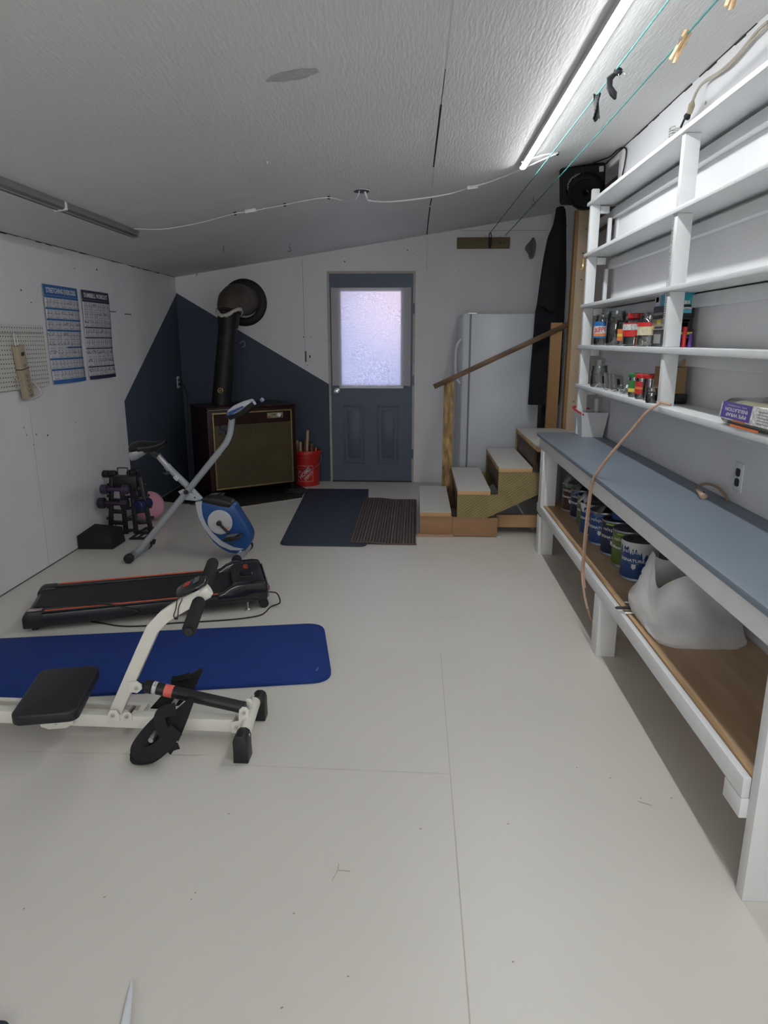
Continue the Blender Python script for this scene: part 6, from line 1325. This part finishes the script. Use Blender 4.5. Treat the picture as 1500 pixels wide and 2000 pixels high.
# ================================================================ PAINT CANS
PZ = .3502
SHEETC = clear('crinkled_film', (0.90, 0.90, 0.90), 0.22, 0.3)
CANB = mat('can_blue', (.014, .060, .22), .35, var=.35, scale=5, stretch=(1, 1, .6)); CANG = mat('can_green', (.10, .17, .03), .35, var=.15); CANBR = mat('can_brown', (.05, .022, .018), .4, var=.3)
CANN = mat('can_navy', (.006, .012, .06), .35, var=.3, scale=5); LIME = mat('lime_stripe', (.25, .50, .04), .4); BLUS = mat('blue_stripe', (.03, .22, .60), .4); RIM = mat('can_rim', (.34, .36, .40), .35, .7, var=.1)
LIDD = mat('paint_crusted_lid', (.05, .05, .05), .4, .3, var=.9, scale=40); SPILL = mat('dried_white_paint', (.62, .62, .64), .4)
def can(y, x, body, stripe, name, big, label, spill=False, r=.083, h=.188, small=''):
    c = Vector((x, y, PZ)); t = Thing('paint_can', label, 'paint can', c, group='gallon paint cans in a row under the workbench')
    t.part('can', MB().lathe([(r, 0), (r+.002, .004), (r, .010), (r-.001, .012), (r-.001, h-.012), (r+.002, h-.008), (r+.001, h)], c, 40, cap=False).cyl(c+Vector((0, 0, .001)), c+Vector((0, 0, .002)), r-.002, n=40), RIM)
    a0, a1 = math.radians(120), math.radians(345)
    def W(z0, z1, m, nm, e, b0=a0, b1=a1): t.part(nm, MB().grid(24, 1, lambda u, v: c+Vector(((r+e)*math.cos(b0+(b1-b0)*u), (r+e)*math.sin(b0+(b1-b0)*u), z0+(z1-z0)*v))), m, smooth=60)
    W(.014, h-.013, body, 'paper_label', .0004)
    W(h-.022, h-.014, stripe, 'colour_stripe', .0010, math.radians(205), math.radians(285))
    def tx(s, ang, z, wd, ht, bold=0): t.part('lettering', MB().text(s, lambda u, v: c+Vector(((r+.0014)*math.cos(math.radians(ang)+u/r), (r+.0014)*math.sin(math.radians(ang)+u/r), z+v)), wd, ht, bold=bold), WPRINT)
    tx(name, 226, h-.046, .100, .023); tx(big, 226, h-.086, .125, .015, .03); tx('interior paint', 236, h-.100, .05, .004)
    t.part('badge', MB().prism([(-.010, .012), (.010, .012), (.010, -.004), (0, -.014), (-.010, -.004)], lambda u, v, w: c+Vector(((r+w)*math.cos(math.radians(236)+u/r), (r+w)*math.sin(math.radians(236)+u/r), h-.116+v)), .0005, .0015), WPRINT)
    t.part('lid', MB().lathe([(r-.004, h-.003), (r-.010, h-.006), (r-.014, h-.002), (r-.02, h-.004), (.002, h-.004)], c, 36), LIDD)
    t.part('bail_handle', MB().tube([c+Vector((.0*r, -r-.003, h*.72)), c+Vector((-.6*r, -r*.85, h*.5)), c+Vector((-r-.004, -.1*r, h*.44)), c+Vector((-.6*r, r*.85, h*.5)), c+Vector((0, r+.003, h*.72))], .0014, 6, 5), STEEL) if small else None
    if spill:
        random.seed(int(y*100)); n = 80; b = MB(); dr = [(random.uniform(0, n), random.uniform(1.0, 2.6), random.uniform(.01, .045)) for _ in range(16)]; dd = lambda i: .020+.055*max(0, min(1, (i-n*.45)/(n*.25)))+max(h_*math.exp(-((i-c_)/w_)**2) for c_, w_, h_ in dr); b0, b1 = math.radians(165), math.radians(350); prev = None
        for i in range(n):
            u0, u1 = b0+(b1-b0)*i/n, b0+(b1-b0)*(i+1)/n; d0 = dd(i); d1 = dd(i+1)
            q = lambda a, z: c+Vector(((r+.0022)*math.cos(a), (r+.0022)*math.sin(a), z))
            b.add([q(u0, h-.001), q(u1, h-.001), q(u1, h-d1), q(u0, h-d0)], [(0,1,2,3)])
        t.part('paint_drips', b, SPILL, smooth=60)
    return t
can(4.495, 1.068, CANBR, LIME, 'valspar', 'Restore', 'brown labelled paint can at the far end of the row under the bench')
can(4.305, 1.082, CANN, BLUS, 'valspar', 'SIGNATURE', 'navy paint can second from the far end of the row under the bench')
can(4.115, 1.080, CANG, LIME, 'valspar', 'MaxFlex', 'green paint can third from the far end, mostly hidden by the hanging cord')
can(3.925, 1.055, CANB, BLUS, 'valspar', 'SIGNATURE', 'blue paint can with white drips behind the hanging brown cord', spill=True)
can(3.735, 1.062, CANB, BLUS, 'valspar', 'SIGNATURE', 'blue paint can with a bright blue stripe under a clear plastic sheet')
can(3.540, 1.078, CANN, LIME, 'valspar', 'SIGNATURE', 'navy paint can with a lime stripe between the blue can and the green can')
can(3.350, 1.082, CANG, LIME, 'valspar', 'MaxFlex', 'bright green paint can next to the nearest paint can of the row')
can(3.160, 1.072, CANB, BLUS, 'valspar', 'SIGNATURE', 'nearest blue paint can, its rim and side covered in dried white paint', spill=True)
c = Vector((1.092, 3.545, PZ+.1892))
t = Thing('paint_can', 'small blue paint tin with white drips stacked on the navy can', 'paint can', c)
t.part('can', MB().lathe([(.050, 0), (.050, .09), (.048, .092)], c, 30), CANB); t.part('paint_drips', MB().lathe([(.0508, .045), (.0508, .088)], c, 30, cap=False), SPILL); t.part('lid', MB().cyl(c+Vector((0, 0, .0922)), c+Vector((0, 0, .096)), .044), LIDD)
def sheetf(cy, x0, x1, z, sd, wd):
    random.seed(sd); ph = [random.random()*6 for _ in range(6)]
    return lambda u, v: Vector((x0+(x1-x0)*u+.01*math.sin(v*9+ph[0]), cy+(v-.5)*wd+.01*math.sin(u*8+ph[1]), z+.018*math.sin(u*11+v*7+ph[2])*math.sin(v*13+ph[3])-.04*max(0, abs(v-.5)-.40)*2-.10*max(0, .18-u)*2))
solo('plastic_sheet', MB().grid(24, 30, sheetf(3.84, .975, 1.24, PZ+.222, 1, .40)), SHEETC, 'crumpled clear plastic sheet lying over the blue paint cans', 'plastic sheet', smooth=60)
solo('plastic_sheet', MB().grid(20, 26, sheetf(4.38, .98, 1.22, PZ+.222, 8, .34)), SHEETC, 'crumpled clear plastic sheet over the farthest paint cans', 'plastic sheet', smooth=60)

# ================================================================ PLASTIC BAG
def bagf(u, v):
    a = 2*PI*u; z = v
    k = abs(math.cos(a))**5+abs(math.sin(a))**5; rr = k**-.2
    tri = lambda t_: 2*abs((t_/(2*PI)) % 1-.5)          # sharp folds
    wx = .172*(1-.30*z**2.2); wy = .205*(1-.45*max(0, z-.25)/.75)
    f = 1 + .16*(tri(2*a+3.2*z+1)-.5)*min(1, z*3)*(1.2-z) + .10*(tri(3*a-5*z)-.5)*min(1, z*4) + .05*(tri(7*a+9*z)-.5)*min(1, z*5) + .012*math.sin(17*a+13*z)
    f *= (.95 if z < .02 else 1)
    x = 1.075+wx*rr*math.cos(a)*f; y = 2.560+wy*rr*math.sin(a)*f+.06*z
    d = lambda c, w_: math.exp(-((((a-c+PI) % (2*PI))-PI)/w_)**2)
    h = .215+.060*d(math.radians(150), .45)+.035*d(math.radians(60), .5)-.055*d(math.radians(205), .35)+.02*d(math.radians(255), .4)-.05*d(math.radians(330), .7)
    return Vector((min(x, 1.270), y, PZ+.0008+h*z))
t = Thing('plastic_bag', 'full white plastic grocery bag sitting on the plywood shelf under the bench', 'bag', (1.08, 2.57, PZ))
t.part('bag', MB().grid(46, 15, lambda u, v: bagf(u+.012*math.sin(v*40), v)).add([bagf(i/46, 0) for i in range(46)], [tuple(range(46))]), BAGM, smooth=32)
t.part('contents', MB().ball((1.06, 2.60, PZ+.095), .085, 1.1, 1.5, .75), mat('dark_contents', (.05, .05, .045), .7, var=.8, scale=30))
t.part('contents', MB().ball((1.03, 2.63, PZ+.150), .022), SG)
for i, (dy, m, lb) in enumerate(((0, BLACK, 'black tool handle with a hanging hole sticking out beside the plastic bag'), (.045, WHITE, 'upper white metal strip with holes sticking out beside the plastic bag'), (-.028, WHITE, 'lower white metal strip with holes sticking out beside the plastic bag'))):
    p0 = on_z(1206, 1187, PZ+.014) if i == 0 else (on_z(1225, 1176, PZ+.012) if i == 1 else on_z(1224, 1197, PZ+.006))
    p1 = p0+Vector((.085, -.005, .004)); r = .011 if i == 0 else .007
    t = Thing('scraper' if i == 0 else 'metal_strip', lb, 'tool' if i == 0 else 'strip', p0)
    t.part('grip', MB().rings([p0-Vector((.009, 0, 0)), p0, p0+Vector((.02, 0, 0)), p1], [r*.5, r, r*.85, r], 12, flat=.55, up=(0, 0, 1)), m, smooth=50)
    t.part('hole', MB().cyl(p0+Vector((.002, 0, r*.62)), p0+Vector((.002, 0, r*.68)), r*.3, n=10), STEEL if i == 0 else BLACK)
